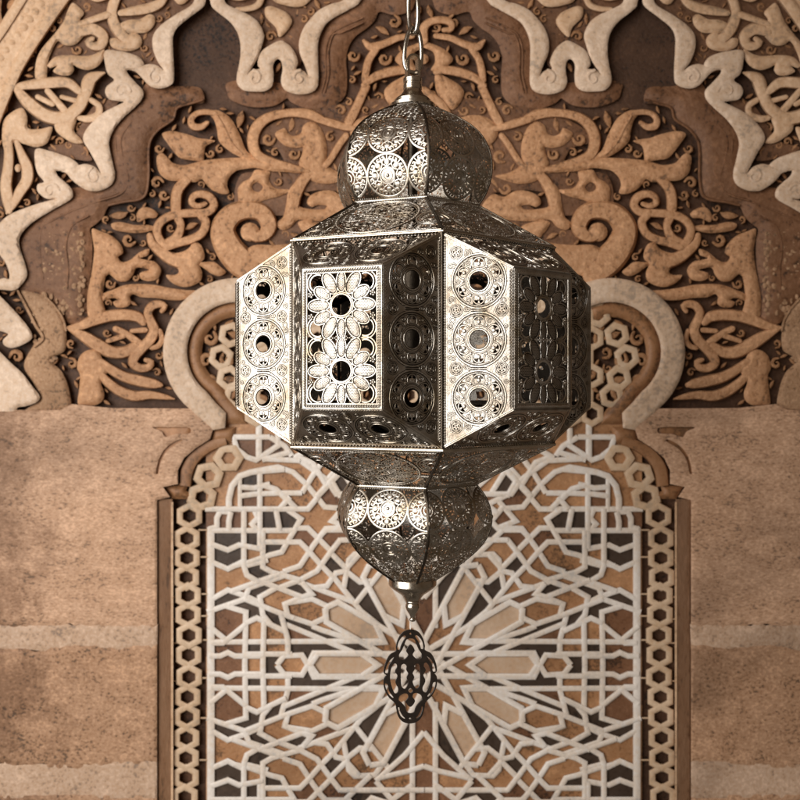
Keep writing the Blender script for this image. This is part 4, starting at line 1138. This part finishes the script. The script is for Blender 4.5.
# ---- rims, rods, socket, turned fittings
def hexring_mesh(name, prof, mat):
    mb = MB(); n = len(prof)
    for a in VERTS:
        for (r_, z) in prof: mb.v.append((r_ * math.sin(a) * MMS, -r_ * math.cos(a) * MMS, z * MMS))
    for k in range(6):
        for i in range(n): mb.f.append((k * n + i, k * n + (i + 1) % n, ((k + 1) % 6) * n + (i + 1) % n, ((k + 1) % 6) * n + i))
    mb.m = [0] * len(mb.f)
    return mb.build(name, mat, lan, loc=LOC, sharp=25)
def flange(R_, z, t, d): return [(R_ - d, z - t / 2), (R_ - .6, z - t / 2), (R_ + .4, z - t * .2), (R_ + .4, z + t * .2), (R_ - .6, z + t / 2), (R_ - d, z + t / 2)]
hexring_mesh("body_rim", flange(RR + 2.8, ZT + 1.4, 2.4, 5), M['bright'])
hexring_mesh("body_rim", flange(RR + 2.6, ZB - 1.6, 3.2, 5), M['bright'])
hexring_mesh("neck_band", flange(71.5, 181.2, 1.8, 5), M['silver'])
hexring_mesh("neck_band", flange(68.5, -88.6, 1.8, 5), M['silver'])
def cyl(name, pts, mat, k=28, sharp=35, loc=LOC, cx=0, parent=lan):
    mb = MB(); n = len(pts)
    for (r_, z) in pts:
        for i in range(k):
            a = 2 * PI * i / k; mb.v.append(((cx + r_ * math.cos(a)) * MMS, r_ * math.sin(a) * MMS, z * MMS))
    for j in range(n - 1):
        for i in range(k): mb.f.append((j * k + i, j * k + (i + 1) % k, (j + 1) * k + (i + 1) % k, (j + 1) * k + i))
    mb.f.append(tuple(range(k))[::-1]); mb.f.append(tuple((n - 1) * k + i for i in range(k)))
    mb.m = [0] * len(mb.f)
    return mb.build(name, mat, parent, loc=loc, sharp=sharp)
mb = MB(); k = 10
for z in (ZB - .5, ZT + .5):
    for i in range(k):
        a = 2 * PI * i / k; mb.v.append((2.3 * math.cos(a) * MMS, (-(RR - .3) + 2.3 * math.sin(a)) * MMS, z * MMS))
for i in range(k): mb.f.append((i, (i + 1) % k, k + (i + 1) % k, k + i))
mb.f += [tuple(range(k)), tuple(range(k, 2 * k))]; mb.m = [0] * len(mb.f)
instances(mb.build("corner_rod", M['dark'], lan), VERTS)
cyl("lamp_socket", [(0.5, 20), (15, 21), (17, 26), (17, 70), (15, 76), (15, 120), (5, 124), (5, 284)], M['dark'])
cyl("top_collar", [(21, 284.0), (22.5, 284.6), (22.5, 287.5), (20.5, 288.4), (18.2, 289), (18.2, 292), (16.5, 293.8), (12.5, 296.5), (9.6, 300.5), (8.8, 302.5), (9.4, 303.2), (9.4, 307.2), (8.7, 307.8), (8.7, 309.2), (9.4, 309.8), (9.4, 313.6), (8.4, 314.8), (2, 315)], M['bright'])
mb = MB()
def boxmm(mb, x0, x1, y0, y1, z0, z1, ang=0):
    vs = [(x, y, z) for z in (z0, z1) for (x, y) in ((x0, y0), (x1, y0), (x1, y1), (x0, y1))]
    c, s_ = math.cos(ang), math.sin(ang)
    mb.add([((x * c - y * s_) * MMS, (x * s_ + y * c) * MMS, z * MMS) for x, y, z in vs], [(0, 3, 2, 1), (4, 5, 6, 7), (0, 1, 5, 4), (1, 2, 6, 5), (2, 3, 7, 6), (3, 0, 4, 7)])
boxmm(mb, -6.6, -4.3, -5.6, 5.6, 314.6, 332, .25); boxmm(mb, 4.3, 6.6, -5.6, 5.6, 314.6, 332, .25); 
# arched top of the hanger
n = 10; prev = None
arcv = []
for i in range(n + 1):
    a = PI * i / n
    for rr_ in (4.3, 6.6):
        for yy in (-5.0, 5.0): 
            x, z = rr_ * math.cos(a), 331.8 + rr_ * math.sin(a) * .9
            arcv.append(((x * math.cos(.25) - yy * math.sin(.25)) * MMS, (x * math.sin(.25) + yy * math.cos(.25)) * MMS, z * MMS))
fs = []
for i in range(n):
    b, c = i * 4, (i + 1) * 4
    fs += [(b, b + 1, c + 1, c), (b + 2, c + 2, c + 3, b + 3), (b, c, c + 2, b + 2), (b + 1, b + 3, c + 3, c + 1)]
mb.add(arcv, fs)
mb.build("hanger_loop", M['bright'], lan, loc=LOC)
cyl("bottom_cup", [(20, -184.5), (23.4, -185.2), (24.0, -187), (24.0, -191.5), (22.5, -193.6), (17.5, -197.5), (11.5, -201.5), (8.6, -205), (7.6, -207), (2, -207.2)], M['bright'])
cyl("finial", [(5.6, -206.8), (6.8, -208), (7.0, -209), (6.2, -210.2), (7.0, -211.6), (7.2, -214), (6.0, -217.4), (3.6, -221), (2.4, -223.6), (2.2, -224.6), (3.1, -225.6), (3.2, -227), (2.4, -228.3), (1, -228.8)], M['bright'], 20, 50)

# =================================================================== chain and pendant
ch = empty("hanging_chain", (AXX, 0, 0.335))
tag(ch, "steel chain of long links holding up the lantern", "chain")
def link(zc, ln, wd, wire, rotz, tilt=0, pinch=0.0):
    mb = MB(); k = 10; pts = []
    n = 48
    for i in range(n):
        a = 2 * PI * i / n
        x = wd / 2 * (abs(math.cos(a))**.75) * (1 if math.cos(a) > 0 else -1) * (1 - pinch * math.sin(a))
        z = ln / 2 * (abs(math.sin(a))**.9) * (1 if math.sin(a) > 0 else -1)
        pts.append((x, z))
    P = np.array(pts); T = np.roll(P, -1, 0) - np.roll(P, 1, 0); T /= np.linalg.norm(T, axis=1)[:, None]
    for p, t in zip(P, T):
        nn = (t[1], -t[0])
        for i in range(k):
            a = 2 * PI * i / k
            mb.v.append(((p[0] + nn[0] * wire / 2 * math.cos(a)) * MMS, wire / 2 * math.sin(a) * MMS, (p[1] + nn[1] * wire / 2 * math.cos(a)) * MMS))
    for i in range(n):
        for j in range(k): mb.f.append((i * k + j, i * k + (j + 1) % k, ((i + 1) % n) * k + (j + 1) % k, ((i + 1) % n) * k + j))
    mb.m = [0] * len(mb.f)
    o = mb.build("chain_link", M['chain'], ch, sharp=60)
    o.location = (0.0006, 0, (zc - 335) * MMS); o.rotation_euler = (0, R(tilt), R(rotz))
    return o
link(342.5, 45, 18, 4.6, 22, 3, 0.22)
link(383.0, 48, 17.5, 4.7, 122, 4)
link(424, 44, 17.5, 4.6, 28, 0)

pen = empty("openwork_pendant", (AXX - .0022, 0, BASE - .11))
tag(pen, "flat dark openwork pendant of lobed outline dangling on a white thread below the lantern", "pendant")
def pp(pts): return [((x - 258) / 5.0, (480 - y) / 5.0) for x, y in pts]
def mir(pts): return [(516 - x, y) for x, y in pts]
outl = [(258, 248), (295, 260), (318, 290), (330, 330), (330, 352), (362, 372), (384, 415), (391, 455), (384, 466), (376, 471), (384, 478), (391, 492), (388, 537), (366, 580), (333, 614), (328, 640), (318, 678), (295, 705), (258, 715)]
outl = outl + mir(outl[1:-1])[::-1]
hs = [[(192, 346), (196, 312), (210, 288), (228, 274), (236, 281), (222, 305), (210, 330), (204, 348)],
      [(131, 462), (134, 436), (148, 406), (166, 386), (177, 381), (168, 398), (151, 424), (145, 462)],
      [(130, 512), (144, 516), (153, 552), (176, 586), (169, 588), (150, 570), (135, 542)],
      [(212, 424), (226, 416), (240, 428), (238, 446), (248, 466), (240, 486), (248, 508), (240, 532), (228, 545), (213, 532), (209, 500), (209, 450)],
      [(176, 414), (188, 416), (192, 432), (182, 452), (194, 476), (184, 506), (198, 540), (194, 560), (180, 566), (165, 536), (155, 490), (160, 440)],
      [(194, 634), (202, 632), (207, 652), (220, 676), (234, 691), (226, 694), (206, 676)]]
full = [[(258, 290), (278, 296), (290, 322), (300, 345), (316, 372), (312, 392), (292, 398), (276, 386), (268, 372), (278, 351), (258, 324), (238, 351), (248, 372), (240, 386), (224, 398), (204, 392), (200, 372), (216, 345), (226, 322), (238, 296)],
        [(258, 668), (240, 660), (230, 634), (210, 610), (198, 598), (204, 576), (226, 564), (244, 568), (248, 586), (236, 606), (258, 632), (280, 606), (268, 586), (272, 568), (290, 564), (312, 576), (318, 598), (306, 610), (286, 634), (276, 660)],
        [(258, 538), (271, 552), (258, 566), (245, 552)], [(258 + 6 * math.cos(a), 268 + 7 * math.sin(a)) for a in np.linspace(0, 6.28, 11)[:-1]], [(256 + 7 * math.cos(a), 692 + 6 * math.sin(a)) for a in np.linspace(0, 6.28, 11)[:-1]]]
loops = [catmull(pp(outl), True, .8)] + [catmull(pp(hh), True, .8) for hh in hs] + [catmull(pp(mir(hh)), True, .8) for hh in hs] + [catmull(pp(hh), True, .8) for hh in full]
vs, fs = tess_plate([l_[:, :2] for l_ in loops], 1.8, .3, 2, -.1)
mb = MB(); zc = HOR - 676
ang = R(6)
mb.add([((a * math.cos(ang)) * MMS, (c - .9 + a * math.sin(ang)) * MMS, b * MMS) for a, b, c in vs], fs)
mb.build("openwork_plate", M['pendant'], pen, loc=(0, 0, zc * MMS - (BASE - .11)))
cyl("thread", [(.45, -238.8), (.45, -227.5)], M['thread'], 8, 60, (0, 0, -(BASE - .11)), 0, pen)
